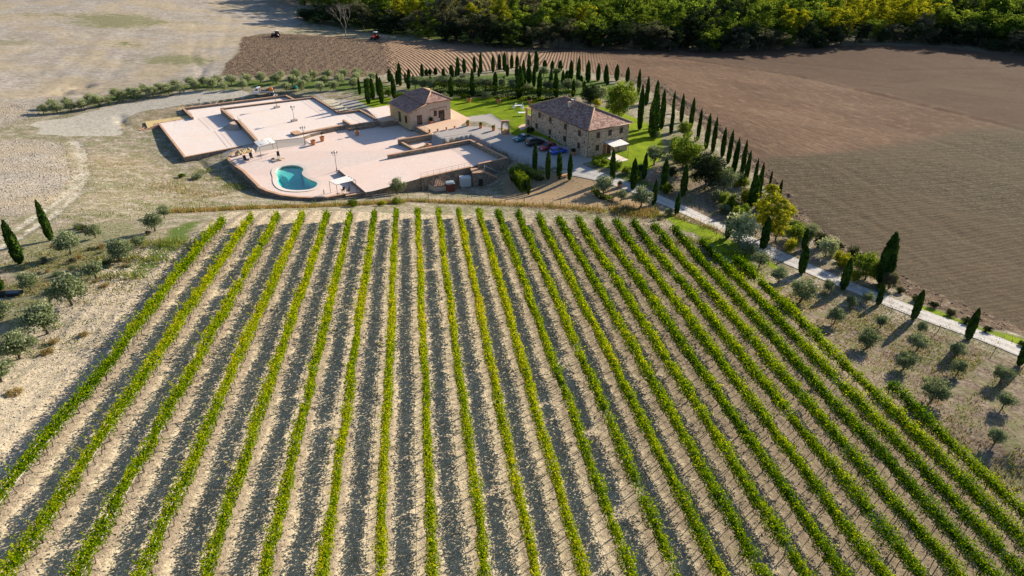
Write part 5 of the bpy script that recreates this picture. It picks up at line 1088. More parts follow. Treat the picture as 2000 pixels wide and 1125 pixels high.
# hedges
def hedge(label, pts, w, h, mat, seed, base=None, n=150):
    Q = [G(*q) for q in pts]; b = Q[0]; root = thing('hedge', label, 'hedge', b); r = np.random.default_rng(seed); P = []; T_ = []; m = MB()
    for a, c in zip(Q[:-1], Q[1:]):
        L_ = (c - a).length; k = int(L_ * n); f = r.random(k); q = np.outer(1 - f, a) + np.outer(f, c); dn = (c - a).normalized(); nx_ = np.array([-dn.y, dn.x])
        aa = r.random(k) * 2 * np.pi; rad = np.clip(1 - np.abs(r.normal(size=k)) * .2, .2, 1); lum = .85 + .3 * vn(f * L_ / 1.3, f * 0 + seed, 3)
        q[:, :2] += nx_ * (np.sign(np.cos(aa)) * np.abs(np.cos(aa)) ** .6 * w / 2 * rad * lum)[:, None]; q[:, 2] += h / 2 + np.sign(np.sin(aa)) * np.abs(np.sin(aa)) ** .6 * h / 2 * rad * lum
        P.append(q); T_.append(.36 + .36 * np.clip(np.sin(aa), -.5, 1) + r.normal(size=k) * .15)  # sides toned darker, top lighter: shade and sun put into leaf tone
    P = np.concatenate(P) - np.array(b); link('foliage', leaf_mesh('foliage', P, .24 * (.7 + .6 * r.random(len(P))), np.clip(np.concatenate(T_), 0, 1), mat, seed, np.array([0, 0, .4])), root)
    for a, c in zip(Q[:-1], Q[1:]):
        m = MB(); m.tube([a.lerp(c, .5) - b - Vector((0, 0, .2)), a.lerp(c, .5) - b + Vector((0, 0, h * .7))], [.08, .05], TBARK, 5); m.obj('stem', root)
    return root
hedge('long dark clipped hedge behind the lawn, between lawn and olives', [(848,183),(880,184),(925,187),(967,190),(1010,194),(1050,196),(1090,196),(1122,200)], 3.0, 3.3, DARKH, 3, n=330)
hedge('bright green laurel hedge running down beside the stair block', [(1003,351),(1010,357),(1018,366),(1027,377)], 2.4, 3.2, LAUREL, 4, n=420)
hedge('bushy dark hedge below the railing behind the bright laurel hedge', [(1006,335),(1020,338),(1050,352),(1062,352)], 1.8, 1.9, BROAD, 5, n=260)
hedge('low dark shrub hedge round the olive tree at the start of the drive', [(1160,372),(1170,386),(1190,392),(1198,394)], 1.2, .9, BROAD, 6, n=220)
# the tall wispy shrub above the laurel hedge
blob(1003, 350, 12, 'tall_shrub', 'tall wispy pale green shrub rising behind the laurel hedge', 'shrub', 'olive_pale', None, 'olive', 1.5)
# ---------------------------------------------------------------- the wood behind the fields
r_ = random.Random(77)
EDGE = [(585,40),(640,52),(700,58),(760,66),(830,77),(900,87),(980,96),(1040,97),(1120,95),(1200,98),(1300,102),(1400,104),(1480,102),(1560,97),(1640,91),(1720,86),(1800,87),(1880,93),(1950,102),(2010,112),(2080,125)]
def edge_at(x):
    for (a, b), (c, d) in zip(EDGE[:-1], EDGE[1:]):
        if a <= x <= c: return b + (d - b) * (x - a) / (c - a)
    return EDGE[-1][1]
def wtree(x, yb, ht, w, nm, label, kind, group, tk='broad', unit=2.1):
    p = G(x, yb); root = thing(nm, label, 'tree', p, r_.random() * 6.28, group); sz = ht / unit
    link('crown', r_.choice(K[kind]), root, None, 0, (w, w, sz)); link('trunk', r_.choice(TK[tk]), root, None, 0, (max(w * .8, sz * .6), max(w * .8, sz * .6), sz)); return root
# front fringe: dark shrubby trees
x = 600; i = 0; fringe = []
while x < 2030: fringe.append(x); x += r_.uniform(20, 34)
for i, x in enumerate(fringe):
    kd = r_.choice(['forestdark', 'bushdark', 'forestdark', 'forest', 'forestgrey']) ; wtree(x, edge_at(x) - r_.uniform(1, 5), r_.uniform(8, 13) * (.55 if kd == 'bushdark' else 1), r_.uniform(6, 9), 'woodland_shrub_tree', f'dark bushy tree at the front edge of the wood, {ordw(i + 1)} from the left', kd, 'dark bushy trees on the wood fringe', 'broad', 1.2 if kd == 'bushdark' else 2.1)
# second rank: tall trees, with the kinds seen in the photograph
def kind_at(x):
    if x < 640: return 'forest'
    if x < 860: return r_.choice(['poplar', 'forest', 'poplary', 'poplar', 'forest', 'broad'])
    if x < 900: return 'forestgrey'
    if x < 930: return 'poplary'
    if x < 1020: return r_.choice(['forestgrey', 'poplary', 'poplar'])
    if x < 1130: return r_.choice(['forestgrey', 'poplar', 'forest'])
    if x < 1240: return r_.choice(['poplar', 'forest', 'broad', 'foresty'])
    if x < 1420: return r_.choice(['forest', 'broad', 'forestdark', 'poplar'])
    if x < 1620: return r_.choice(['poplar', 'forest', 'broad', 'foresty'])
    if x < 1830: return r_.choice(['poplary', 'foresty', 'foresty'])
    return r_.choice(['forestdark', 'forest', 'broad'])
x = 640; rank = []
while x < 2040: rank.append(x); x += r_.uniform(22, 32)
for i, x in enumerate(rank):
    kd = kind_at(x); pop = kd.startswith('poplar'); ht = r_.uniform(17, 23) if pop else r_.uniform(13, 18)
    nm = {'poplar': 'poplar_tree', 'poplary': 'poplar_tree'}.get(kd, 'woodland_tree'); c = {'poplar': 'green', 'poplary': 'yellow', 'foresty': 'yellow', 'forest': 'green', 'broad': 'leafy green', 'forestdark': 'dark green', 'forestgrey': 'grey brown'}[kd]
    wtree(x, edge_at(x) - r_.uniform(9, 15), ht, r_.uniform(8, 11) if pop else r_.uniform(8, 11), nm, f'tall {c} tree behind the dark wood fringe, {ordw(i + 1)} from the left', kd, 'tall trees in the second rank of the wood', 'pop' if pop else 'broad', 3.3 if pop else 2.1)
# bare forked tree at the left end
p = G(676, 72); root = thing('bare_tree', 'bare leafless forked tree at the left end of the wood', 'tree', p); m = MB(); rr = random.Random(3)
def br(q, d, L_, r0, k):
    e = q + d * L_; m.tube([q, q.lerp(e, .5) + Vector((rr.uniform(-.1, .1) * L_, rr.uniform(-.1, .1) * L_, 0)), e], [r0, r0 * .8, r0 * .55], PBARK, 5)
    if k:
        for _ in range(3): br(e, (d + Vector((rr.uniform(-.65, .65), rr.uniform(-.65, .65), rr.uniform(-.1, .35)))).normalized(), L_ * .72, r0 * .5, k - 1)
br(Vector((0, 0, -.2)), Vector((0, 0, 1)), 3.2, .28, 0); m0 = m.obj('trunk', root); m = MB()
for d in ((-.5, 0, 1), (.35, .1, 1), (.0, .3, 1)): br(Vector((0, 0, 2.9)), Vector(d).normalized(), 4.2, .2, 4)
m.obj('crown', root)
# everything behind: one mass that nobody could count
Vs, Fs, Ts, Ms = [], [], [], []; off = 0; mats = [BROAD, BROADY, DARKG, GREYB]; rn = np.random.default_rng(8)
src = {}
for kd, mi_, unit in (('poplar', 0, 3.3), ('poplary', 1, 3.3), ('forest', 0, 2.5), ('broad', 0, 2.1), ('foresty', 1, 2.5), ('forestdark', 2, 2.5), ('forestgrey', 3, 2.5)):
    me = K[kd][0]; v = np.empty(len(me.vertices) * 3, np.float32); me.vertices.foreach_get('co', v); v = v.reshape(-1, 4, 3); tn = np.empty(len(me.vertices), np.float32); me.attributes['tone'].data.foreach_get('value', tn); tn = tn.reshape(-1, 4)
    src[kd] = (v, tn, mi_, unit)
for rk in range(7):
    x = 560 + r_.uniform(0, 30) - rk * 12
    while x < 2150:
        kd = kind_at(min(2030, max(600, x + r_.uniform(-25, 25)))); v, tn, mi_, unit = src[kd]
        yb = edge_at(min(2080, max(585, x))) - 22 - rk * 11 - r_.uniform(0, 6)
        if yb > -70:
            p = G(x, yb); ht = r_.uniform(17, 25); w = r_.uniform(8, 12); s_ = ht / unit; sel = rn.random(len(v)) < (.75 if rk < 3 else .4)
            q = v[sel].copy(); a = r_.random() * 6.28; c_, s2 = math.cos(a), math.sin(a)
            ctr = q.mean(1, keepdims=True); q = ctr * np.array([w, w, s_]) + (q - ctr) * (s_ * 1.15)
            q = np.stack([q[..., 0] * c_ - q[..., 1] * s2, q[..., 0] * s2 + q[..., 1] * c_, q[..., 2]], -1) + np.array(p)
            Vs.append(q.reshape(-1, 3)); Ts.append(tn[sel].ravel()); Ms.append(np.full(int(sel.sum()), mi_))
        x += r_.uniform(26, 42)
V = np.concatenate(Vs); me = np_mesh('wood', V, np.arange(len(V)).reshape(-1, 4), mats, np.concatenate(Ms), {'tone': np.concatenate(Ts)})
tag(link('wood', me), 'deep mass of green and yellow woodland behind the fields, reaching the top edge', 'wood', None, 'stuff')
# dry weeds and tall grass along the fence and banks
def tufts(name, label, areas, n, hgt_, mat, seed, lean=.35, wd=.05):
    rn = np.random.default_rng(seed); V = []; T_ = []
    P = []
    for (P0, P1, wdt, k) in areas:
        a, c = G(*P0), G(*P1); f = rn.random(k); q = np.outer(1 - f, a) + np.outer(f, c); dn = (c - a); dn.z = 0; dn.normalize(); keep = vn(f * (c - a).length / 1.8, f * 0 + seed) > .38
        q[:, :2] += np.array([-dn.y, dn.x]) * (rn.normal(size=k) * wdt)[:, None]; P.append(q[keep])
    P = np.concatenate(P); P[:, 2] = zt(P[:, 0], P[:, 1]); k = len(P); h = hgt_ * (.4 + .9 * rn.random(k)); d = rn.normal(size=(k, 2)) * lean * h[:, None]; a = rn.random(k) * 6.28; s = np.c_[np.cos(a), np.sin(a)] * (wd * (.7 + .8 * rn.random(k)))[:, None]
    V = np.empty((k, 4, 3)); V[:, 0, :2] = P[:, :2] - s; V[:, 1, :2] = P[:, :2] + s; V[:, 2, :2] = P[:, :2] + d + s * .3; V[:, 3, :2] = P[:, :2] + d - s * .3; V[:, 0, 2] = V[:, 1, 2] = P[:, 2] - .03; V[:, 2, 2] = V[:, 3, 2] = P[:, 2] + h
    tn = np.clip(.5 + rn.normal(size=k) * .2, 0, 1)
    tag(link(name, np_mesh(name, V.reshape(-1, 3), np.arange(k * 4).reshape(k, 4), [mat], None, {'tone': np.repeat(tn, 4)})), label, 'weeds', None, 'stuff')
FA = [((330,414),(450,410),1.0,1500),((450,410),(620,404),1.0,2600),((620,404),(790,395),.8,1800),((790,393),(980,400),.7,1300),((980,400),(1280,425),.8,1500),((1190,410),(1290,418),1.6,1200),((300,360),(420,385),3,500),((1300,415),(1430,462),.8,500)]
tufts('dry_weeds', 'straw coloured dry weeds along the wire fence at the head of the vineyard', FA, 0, .55, STRAW, 3)
tufts('green_weeds', 'tall green weeds growing among the dry grass along the fence', [(a, b, w, k // 3) for a, b, w, k in FA] + [((200,565),(330,470),2.5,1500),((1330,455),(1460,545),3,2200),((380,330),(480,372),1.5,700)], 0, .8, GRASSM, 4)
tufts('rough_grass', 'rough tufts of grass on the olive slopes on both sides of the vineyard', [((20,600),(250,470),9,5000),((1520,560),(1960,760),6,6500),((1750,800),(1990,960),4,2500),((80,640),(20,740),4,1500),((150,430),(420,395),4,1800),((1400,430),(1540,520),3,1500)], 0, .22, GRASSM, 5, .6, .05)
tufts('straw_grass', 'patches of pale straw on the dry slopes beside the vineyard', [((20,600),(250,470),9,4000),((1520,560),(1960,760),7,6500),((1750,800),(1990,980),5,3000),((150,320),(420,385),8,3500),((1300,330),(1450,420),6,2500)], 0, .2, STRAW, 6, .6, .05)
VINE = leafmat('vine_leaf', [(0, (.015, .045, .002)), (.3, (.05, .125, .002)), (.55, (.17, .26, .004)), (.8, (.38, .42, .008)), (1, (.50, .38, .02))], .5, (1.3, 1.25, .4))
BARK = flat('vine_bark', (.10, .07, .045), .9, var=.3)
POSTM = flat('weathered_post', (.17, .14, .11), .85, var=.3)
WIREM = flat('galvanised_wire', (.2, .2, .2), .5, .4, .6)
rng = np.random.default_rng(4)
# shared trunk and post meshes
TRK = []
for k in range(4):
    m = MB(); pts = [(0, 0, -.1)]; x = y = 0
    for q in range(4): x += rng.normal() * .035; y += rng.normal() * .035; pts.append((x, y, .2 * (q + 1)))
    m.tube(pts, [.045, .035, .03, .032, .03], BARK, 5); me = bpy.data.meshes.new('vine_trunk'); me.from_pydata(m.v, [], m.f); me.materials.append(BARK); TRK.append(me)
m = MB(); m.tube([(0, 0, -.2), (0, 0, 1.95)], [.045, .04], POSTM, 6, smooth=False); POSTME = bpy.data.meshes.new('post'); POSTME.from_pydata(m.v, [], m.f); POSTME.materials.append(POSTM)
m = MB(); m.tube([(0, 0, -.2), (0, 0, 1.75)], [.065, .06], POSTM, 6, smooth=False); m.tube([(0, -1.2, -.1), (0, -.03, 1.5)], [.035, .03], POSTM, 5); ENDME = bpy.data.meshes.new('end_post'); ENDME.from_pydata(m.v, [], m.f); ENDME.materials.append(POSTM)
TOPY = {1:(435,425),2:(488,420),3:(547,415),4:(603,415),5:(643,415),6:(690,415),7:(735,412),8:(775,410),9:(817,408),10:(857,408),11:(897,408),12:(937,408),13:(975,411),14:(1010,413),15:(1050,420),16:(1085,423),17:(1122,425),18:(1160,428),19:(1198,428),20:(1232,430),21:(1267,437),22:(1310,443),23:(1367,467),24:(1427,502),25:(1738,748)}
def row_end(k):
    d = (k - ROW0) * ROWS; tt = np.linspace(25, 118, 900); x = VN[0]*d + VT[0]*tt; y = VN[1]*d + VT[1]*tt; z = zt(x, y)
    _, q, _ = proj(x, y, z + 1.9); return float(tt[np.argmin(np.abs(q - (TOPY[k][1] - 4)))])
VROWS = []
for k in range(1, 26):
    d = (k - ROW0) * ROWS; t1 = row_end(k); t0 = 23.5 if k > 2 else 26
    L = t1 - t0; bx, by = VN * d + VT * t0; bz = Zt(bx, by)
    lab = {1: 'leafy green vine row, outermost on the left beside the bare clod strip and olive trees', 25: 'short leafy green vine row, outermost on the right beside the dry olive grove'}.get(k, f'trellised green vine row, {ordw(k)} row of the vineyard counting from the left')
    root = thing('vine_row', lab, 'vine row', (bx, by, bz), 0, 'parallel rows of the vineyard')
    VROWS.append((root, d, t0, t1)); r = np.random.default_rng(100 + k)
    # foliage
    steps = np.arange(t0, t1, .5); dist = lambda t: t
    P = []; SZ = []; TN = []
    tcen = t0
    dens = lambda t: np.interp(t, [25, 45, 75, 105], [420, 290, 180, 130]) * np.interp(d, [0, 20, 55], [1, 1.2, 1.5]); lsz = lambda t: np.interp(t, [25, 45, 75, 105], [.125, .15, .195, .225])
    N = int(L * 330); u = r.random(N * 2) * L + t0
    keep = r.random(N * 2) < dens(u) / 640; u = u[keep]
    # plant by plant vigour
    vg = vn(u / 1.1, u * 0 + k * 3.3, 31); vg2 = fbm(u / 6, u * 0 + k * 5.1, 32)
    wide = np.interp(d, [-30, 0, 20, 55], [1.05, .92, 1.45, 2.0])
    w = (.19 + .36 * vg + .14 * vg2) * wide; hh = (.40 + .26 * vg + .22 * vg2) * np.interp(d, [0, 25, 55], [1, 1.12, 1.25])
    gap = (vn(u / 1.3, u * 0 + k * 7.7, 33) > (.90 if k != 14 else .84)); 
    a = r.random(len(u)) * 2 * np.pi; rad = np.clip(1 - np.abs(r.normal(size=len(u))) * .33, .1, 1)
    off = np.sin(a) * w * rad; up = np.cos(a) * hh * rad
    rag = r.random(len(u)) < .05; off = np.where(rag, off * 1.5, off); up = np.where(rag, np.abs(up) * 1.32 , up)
    wig = (fbm(u / 4.5, u * 0 + k, 34) - .5) * .34
    zc_ = 1.34 + (vg2 - .5) * .3
    ok = ~(gap & (r.random(len(u)) < .8)) & (zc_ + up > .45)
    u, off, up, wig, zc_, vg, vg2 = [q[ok] for q in (u, off, up, wig, zc_, vg, vg2)]
    comb = np.where(up > 0, .62 + .75 * vn(u / .42, u * 0 + k * 2.3, 51), .45 + 1.0 * vn(u / .36, u * 0 + k * 4.3, 52)); up = up * comb
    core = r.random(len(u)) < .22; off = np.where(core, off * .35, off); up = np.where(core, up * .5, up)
    # stray shoots standing out of the canopy
    ns = int(L * 2.6); su = r.random(ns) * L + t0; so_ = r.normal(size=ns) * .14; sl_ = .3 + .45 * r.random(ns); ln = r.normal(size=ns) * .35; kf = 7; q_ = np.tile((np.arange(kf) + 1) / kf, ns)
    su_, so2, sl2, ln2 = [np.repeat(v_, kf) for v_ in (su, so_, sl_, ln)]; low_ = np.repeat(r.random(ns) < .3, kf)
    su_ = su_ + r.normal(size=len(su_)) * .05 + q_ * np.repeat(r.normal(size=ns) * .12, kf)
    sup = np.where(low_, -.45 - q_ * sl2 * .5, .5 + q_ * sl2); soff = so2 + ln2 * q_ * np.where(low_, .8, 1)
    gs = vn(su_ / 1.3, su_ * 0 + k * 7.7, 33) < .9; su_, sup, soff = su_[gs], sup[gs], soff[gs]
    u = np.r_[u, su_]; off = np.r_[off, soff]; up = np.r_[up, sup]; wig = np.r_[wig, (fbm(su_ / 4.5, su_ * 0 + k, 34) - .5) * .34]; vg2 = np.r_[vg2, fbm(su_ / 6, su_ * 0 + k * 5.1, 32)]; zc_ = np.r_[zc_, 1.34 + (fbm(su_ / 6, su_ * 0 + k * 5.1, 32) - .5) * .3]; core = np.r_[core, np.zeros(len(su_), bool)]
    x = VN[0] * (d + off + wig) + VT[0] * u; y = VN[1] * (d + off + wig) + VT[1] * u; z = zt(VN[0] * d + VT[0] * u, VN[1] * d + VT[1] * u) + zc_ + up
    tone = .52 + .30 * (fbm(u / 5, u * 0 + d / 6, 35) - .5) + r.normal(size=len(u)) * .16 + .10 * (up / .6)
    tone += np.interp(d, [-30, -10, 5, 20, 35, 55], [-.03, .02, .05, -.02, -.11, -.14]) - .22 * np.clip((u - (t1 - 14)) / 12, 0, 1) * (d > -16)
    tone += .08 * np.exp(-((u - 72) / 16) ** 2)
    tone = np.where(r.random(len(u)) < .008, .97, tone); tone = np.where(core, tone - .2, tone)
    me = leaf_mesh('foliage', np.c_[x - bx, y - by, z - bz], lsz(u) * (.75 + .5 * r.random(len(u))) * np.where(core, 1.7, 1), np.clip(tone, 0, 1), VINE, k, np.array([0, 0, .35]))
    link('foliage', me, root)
    # trunks, posts, wires
    tt = np.arange(t0 + .4, t1 - .2, 1.05) + r.normal(size=len(np.arange(t0 + .4, t1 - .2, 1.05))) * .08
    xs = VN[0] * d + VT[0] * tt; ys = VN[1] * d + VT[1] * tt; zs = zt(xs, ys)
    for i in range(len(tt)): link('vine_trunk', TRK[int(r.integers(4))], root, (xs[i] - bx, ys[i] - by, zs[i] - bz), float(r.random() * 6))
    tt = np.arange(t1 - .25, t0, -5.2); xs = VN[0] * d + VT[0] * tt; ys = VN[1] * d + VT[1] * tt; zs = zt(xs, ys)
    for i in range(len(tt)):
        link('end_post' if i == 0 else 'post', ENDME if i == 0 else POSTME, root, (xs[i] - bx, ys[i] - by, zs[i] - bz), math.pi - VAZ if i == 0 else float(r.random()))
    for hz in (.78, 1.45):
        m = MB(); m.tube([(xs[i] - bx, ys[i] - by, zs[i] - bz + hz) for i in range(len(tt))], .014, WIREM, 4, False, False); m.obj('trellis_wire', root)
POSTM0 = None
# ---------------------------------------------------------------- vehicles, lamps, pots, furniture, fences
RUBBER = flat('tyre_rubber', (.02, .02, .02), .85); RIM = flat('wheel_rim', (.45, .45, .46), .35, .5, .7); CARGL = flat('car_glass', (.015, .02, .025), .06, .7, 0, .2); LAMPR = flat('red_tail_lamp', (.45, .02, .02), .25, .5); LAMPW = flat('clear_head_lamp', (.75, .75, .72), .15, .6); BLACKP = flat('black_plastic', (.025, .025, .028), .6)
def paint(name, col):
    t = NT(name); q = t.bsdf(col, .35, None, .5, .25); q.inputs['Coat Weight'].default_value = .8; q.inputs['Coat Roughness'].default_value = .08; return t.mat
def wheels(root, xs, yw, r, wd=.22):
    for x in xs:
        for sg in (-1, 1):
            m = MB(); pr = [(r * .58, -wd/2), (r * .93, -wd/2), (r, -wd * .35), (r, wd * .35), (r * .93, wd/2), (r * .58, wd/2)]; m.lathe(pr, RUBBER, (0, 0, 0), 20)
            m.v = [(a, c, b) for a, b, c in m.v]; m.v = [(a + x, b + sg * yw, c + r) for a, b, c in m.v]; o = m.obj('wheel', root)
            m = MB(); m.lathe([(.01, sg * -wd * .36), (r * .55, sg * -wd * .42), (r * .6, sg * -wd * .5)], RIM, (0, 0, 0), 14); m.v = [(a + x, -c + sg * yw, b + r) for a, b, c in m.v]; m.obj('rim', o)
def car(label, p, rz, mat, L_=4.2, Wd=1.78, H_=1.48, kind='hatch', group='cars parked in front of the farmhouse'):
    """front towards +x"""
    root = thing('parked_car', label, 'car', p, rz, group); h = L_ / 2; b0 = .24
    if kind == 'hatch': low = [(-h, .45), (-h + .03, .95), (-h + .35, 1.0), (h - 1.15, .93), (h - .35, .82), (h, .62), (h, .42), (h - .15, b0), (-h + .15, b0)]; top = [(-h + .12, .98), (-h + .38, H_ - .08), (-h + .75, H_), (h - 2.15, H_), (h - 1.25, .94)]
    elif kind == 'mpv': low = [(-h, .45), (-h + .02, 1.05), (-h + .2, 1.12), (h - .95, 1.05), (h - .25, .9), (h, .65), (h, .42), (h - .15, b0), (-h + .15, b0)]; top = [(-h + .06, 1.1), (-h + .22, H_ - .08), (-h + .5, H_), (h - 2.2, H_ - .02), (h - .95, 1.06)]
    else: low = [(-h, .5), (-h + .05, .92), (-h + .8, 1.0), (h - 1.2, .95), (h - .3, .8), (h, .6), (h, .42), (h - .15, b0), (-h + .15, b0)]; top = [(-h + .55, .98), (-h + 1.1, H_ - .06), (-h + 1.5, H_), (h - 2.0, H_ - .02), (h - 1.2, .96)]
    m = MB(); secs = [(-Wd/2, .90, .04), (-Wd/2 * .94, 1, 0), (Wd/2 * .94, 1, 0), (Wd/2, .90, .04)]; n = len(low); vs = []
    for y, k, dz in ((-Wd/2, .97, .05), (-Wd/2 * .9, 1, 0), (0, 1.0, 0), (Wd/2 * .9, 1, 0), (Wd/2, .97, .05)): vs += [(x * k, y, z if z < .5 else z - dz) for x, z in low]
    fs = [(i*n+j, i*n+(j+1) % n, (i+1)*n+(j+1) % n, (i+1)*n+j) for i in range(4) for j in range(n)] + [tuple(range(n))[::-1], tuple(4*n+j for j in range(n))]
    m.add(vs, fs, mat, True)
    k = len(top); vs = []                                   # cabin: glasshouse narrower than the body
    for y in (-1, 1): vs += [(x, y * (Wd/2 * (.93 if z < 1.2 else .76)), z) for x, z in top]
    r0 = [i for i, (x, z) in enumerate(top) if z > 1.25]
    m.add([(top[i][0], y * Wd/2 * .765, top[i][1] + .012) for y in (-1, 1) for i in r0], [tuple(range(len(r0))), ] if False else [(i, i+1, len(r0)+i+1, len(r0)+i) for i in range(len(r0)-1)], mat, True)
    m.obj('body', root)
    m = MB(); m.add(vs, [(i, i+1, k+i+1, k+i) for i in range(k-1)] + [tuple(range(k)), tuple(k+i for i in range(k))[::-1]], CARGL); wn2 = m.obj('windows', root)
    for y in (-1, 1):                                       # pillars
        for xx, tilt in ((top[0][0] + .25, .16), ((top[1][0] + top[3][0]) / 2 + .1, 0), (top[-1][0] - .18, -.55)):
            m = MB(); m.tube([(xx - tilt * .1, y * Wd/2 * .935, 1.0), (xx + tilt * .8, y * Wd/2 * .78, H_ - .03)], .04, mat, 4, smooth=False); m.obj('pillar', wn2)
    wheels(root, (-h + .75, h - .85), Wd/2 - .1, .32)
    for y in (-1, 1):
        m = MB(); m.box((h - .1, y * Wd * .36, .68), (.22, .36, .14), LAMPW); m.obj('headlight', root); m = MB(); m.box((-h + .05, y * Wd * .41, .86), (.12, .2, .22), LAMPR); m.obj('tail_light', root)
        m = MB(); m.box((h - 1.35, y * (Wd/2 + .07), 1.0), (.12, .16, .12), mat); m.obj('mirror', root)
    m = MB(); m.box((-h + .0, 0, .42), (.1, Wd * .88, .18), BLACKP); m.obj('rear_bumper', root); m = MB(); m.box((h - .02, 0, .42), (.1, Wd * .8, .16), BLACKP); m.obj('front_grille', root)
    m = MB(); m.box((-h - .01, 0, .68), (.03, .5, .11), WHITE); m.obj('number_plate', root); return root
def gp0(px, py, z=0.02): q = GZ(px, py, 0); q.z = z; return q
ca = TH + .02
car('dark teal car parked nose out, furthest left of the four in front of the farmhouse', gp0(1021, 274.5), ca + math.pi, paint('teal_car_paint', (.02, .14, .17)), 4.4, 1.8, 1.42, 'sedan')
car('black people carrier parked between the teal and the red car', gp0(1045, 283), ca, paint('black_car_paint', (.012, .013, .018)), 4.6, 1.85, 1.75, 'mpv')
car('dark red hatchback parked between the black people carrier and the blue car', gp0(1069, 292), ca + math.pi, paint('red_car_paint', (.38, .012, .03)), 4.2, 1.76, 1.48, 'hatch')
car('bright blue hatchback parked furthest right, nearest the farmhouse corner', gp0(1090, 299), ca, paint('blue_car_paint', (.01, .11, .75)), 4.1, 1.76, 1.46, 'hatch')
# flatbed truck
p = G(517, 184.5); q = G(500, 185) - G(536, 184); rz = math.atan2(q.y, q.x); WP = paint('white_truck_paint', (.75, .78, .8))
root = thing('flatbed_truck', 'white flatbed truck with an orange barrel and crates on its bed, by the olive grove', 'truck', p, rz)
m = MB(); pr = [(1.15, .45), (1.15, 2.05), (1.3, 2.15), (2.05, 2.1), (2.55, 1.35), (3.05, 1.1), (3.15, .75), (3.1, .4)]; n = len(pr)
m.add([(x, y, z) for y in (-1, 1) for x, z in pr], [tuple(range(n))[::-1], tuple(n + i for i in range(n))] + [(i, (i+1) % n, n + (i+1) % n, n + i) for i in range(n)], WP); cab = m.obj('cab', root)
for y in (-1.01, 1.01): m = MB(); m.add([(x, y, z) for x, z in ((1.5, 1.35), (2.4, 1.35), (2.0, 1.95), (1.5, 1.95))], [(0, 1, 2, 3)], CARGL); m.obj('side_window', cab)
m = MB(); m.add([(2.56, -.85, 1.38), (2.56, .85, 1.38), (2.12, .8, 2.03), (2.12, -.8, 2.03)], [(0, 1, 2, 3)], CARGL); m.obj('windscreen', cab)
m = MB(); m.box((-.9, 0, .78), (3.9, 2.0, .14), flat('truck_bed', (.33, .31, .27), .8)); m.obj('bed', root)
GREYP = flat('grey_side_board', (.42, .42, .40), .6)
for y in (-1, 1): m = MB(); m.box((-.9, y, 1.02), (3.9, .05, .38), GREYP); m.obj('side_board', root)
m = MB(); m.box((-2.84, 0, 1.02), (.05, 1.95, .38), GREYP); m.obj('tailgate', root); m = MB(); m.box((1.05, 0, 1.5), (.06, 1.95, 1.3), IRON); m.obj('headboard', root)
m = MB(); m.box((0, 0, .55), (5.8, .8, .2), BLACKP); m.obj('chassis', root); wheels(root, (-1.7, 2.2), .85, .38, .26)
for y in (-1, 1): m = MB(); m.box((3.13, y * .75, .85), (.06, .28, .16), LAMPW); m.obj('headlight', root)
ORANGE = flat('orange_plastic', (.8, .22, .02), .5)
tz = Matrix.Rotation(rz, 3, 'Z'); b0 = Vector(p)
m = MB(); m.lathe([(.05, 0), (.42, .02), (.46, .12), (.46, .95), (.40, 1.05), (.1, 1.1)], ORANGE, (0, 0, 0), 16); o = m.obj('barrel', None, b0 + tz @ Vector((-2.1, -.1, .87))); tag(o, 'orange plastic barrel standing on the truck bed', 'barrel')
m = MB(); m.box((0, 0, .3), (.9, 1.1, .6), WOOD); m.box((0, 0, .65), (.8, 1.0, .1), RUST); o = m.obj('crate', None, b0 + tz @ Vector((-1.1, .1, .87))); o.rotation_euler = (0, 0, rz); tag(o, 'brown crate on the truck bed beside the orange barrel', 'crate')
q = G(578, 173.5); root = thing('covered_machine', 'low machine under a turquoise cover at the foot of the olive trees', 'machine', q); m = MB(); m.ball((0, 0, .45), .65, flat('turquoise_cover', (.02, .30, .28), .6), 12, 8, .7); m.obj('cover', root); m = MB(); m.box((-.9, 0, .22), (1.3, .8, .44), BLACKP); m.obj('base', root)
# tractors
def tractor(label, p, rz, mat, s=1.0):
    root = thing('tractor', label, 'tractor', p, rz); 
    def o(m, nm, par=root): m.v = [(a*s, b*s, c*s) for a, b, c in m.v]; return m.obj(nm, par)
    m = MB(); m.box((1.1, 0, 1.15), (1.9, .75, .75), mat, taper=.9); m.box((2.0, 0, .95), (.2, .7, .5), BLACKP); o(m, 'hood'); m = MB(); m.box((-.4, 0, 1.0), (1.3, 1.0, .7), mat); o(m, 'body')
    m = MB(); m.box((-.45, 0, 1.95), (1.35, 1.25, 1.2), CARGL, taper=.88); c = o(m, 'cab'); m = MB(); m.box((-.45, 0, 2.62), (1.45, 1.35, .14), WHITE); o(m, 'cab_roof', c)
    for y in (-.75, .75):
        m = MB(); m.box((-.6, y, 1.55), (1.3, .4, .12), mat); o(m, 'mudguard')
        for x, r in ((-.6, .78), (1.45, .5)):
            m = MB(); m.lathe([(r*.5, -.2), (r*.95, -.2), (r, -.1), (r, .1), (r*.95, .2), (r*.5, .2)], RUBBER, (0, 0, 0), 18); m.v = [(a + x, c_ + y * 1.08, b + r) for a, b, c_ in m.v]; w = o(m, 'wheel')
            m = MB(); m.lathe([(.02, -.12), (r*.52, -.15)], mat, (0, 0, 0), 12); m.v = [(a + x, c_ + y * 1.08, b + r) for a, b, c_ in m.v]; m2 = m; o(m2, 'rim', w)
    m = MB(); m.tube([(1.2, .3, 1.5), (1.2, .3, 2.4)], .05, IRON, 6); o(m, 'exhaust'); m = MB(); m.box((-1.7, 0, .7), (.9, 2.2, .35), mat); m.box((-1.7, 0, .35), (.7, 2.0, .3), IRON); o(m, 'rear_implement'); return root
tractor('red tractor working at the top edge of the ploughed field by the wood', G(733, 77), -1.9, paint('red_tractor_paint', (.75, .03, .012)), 1.2)
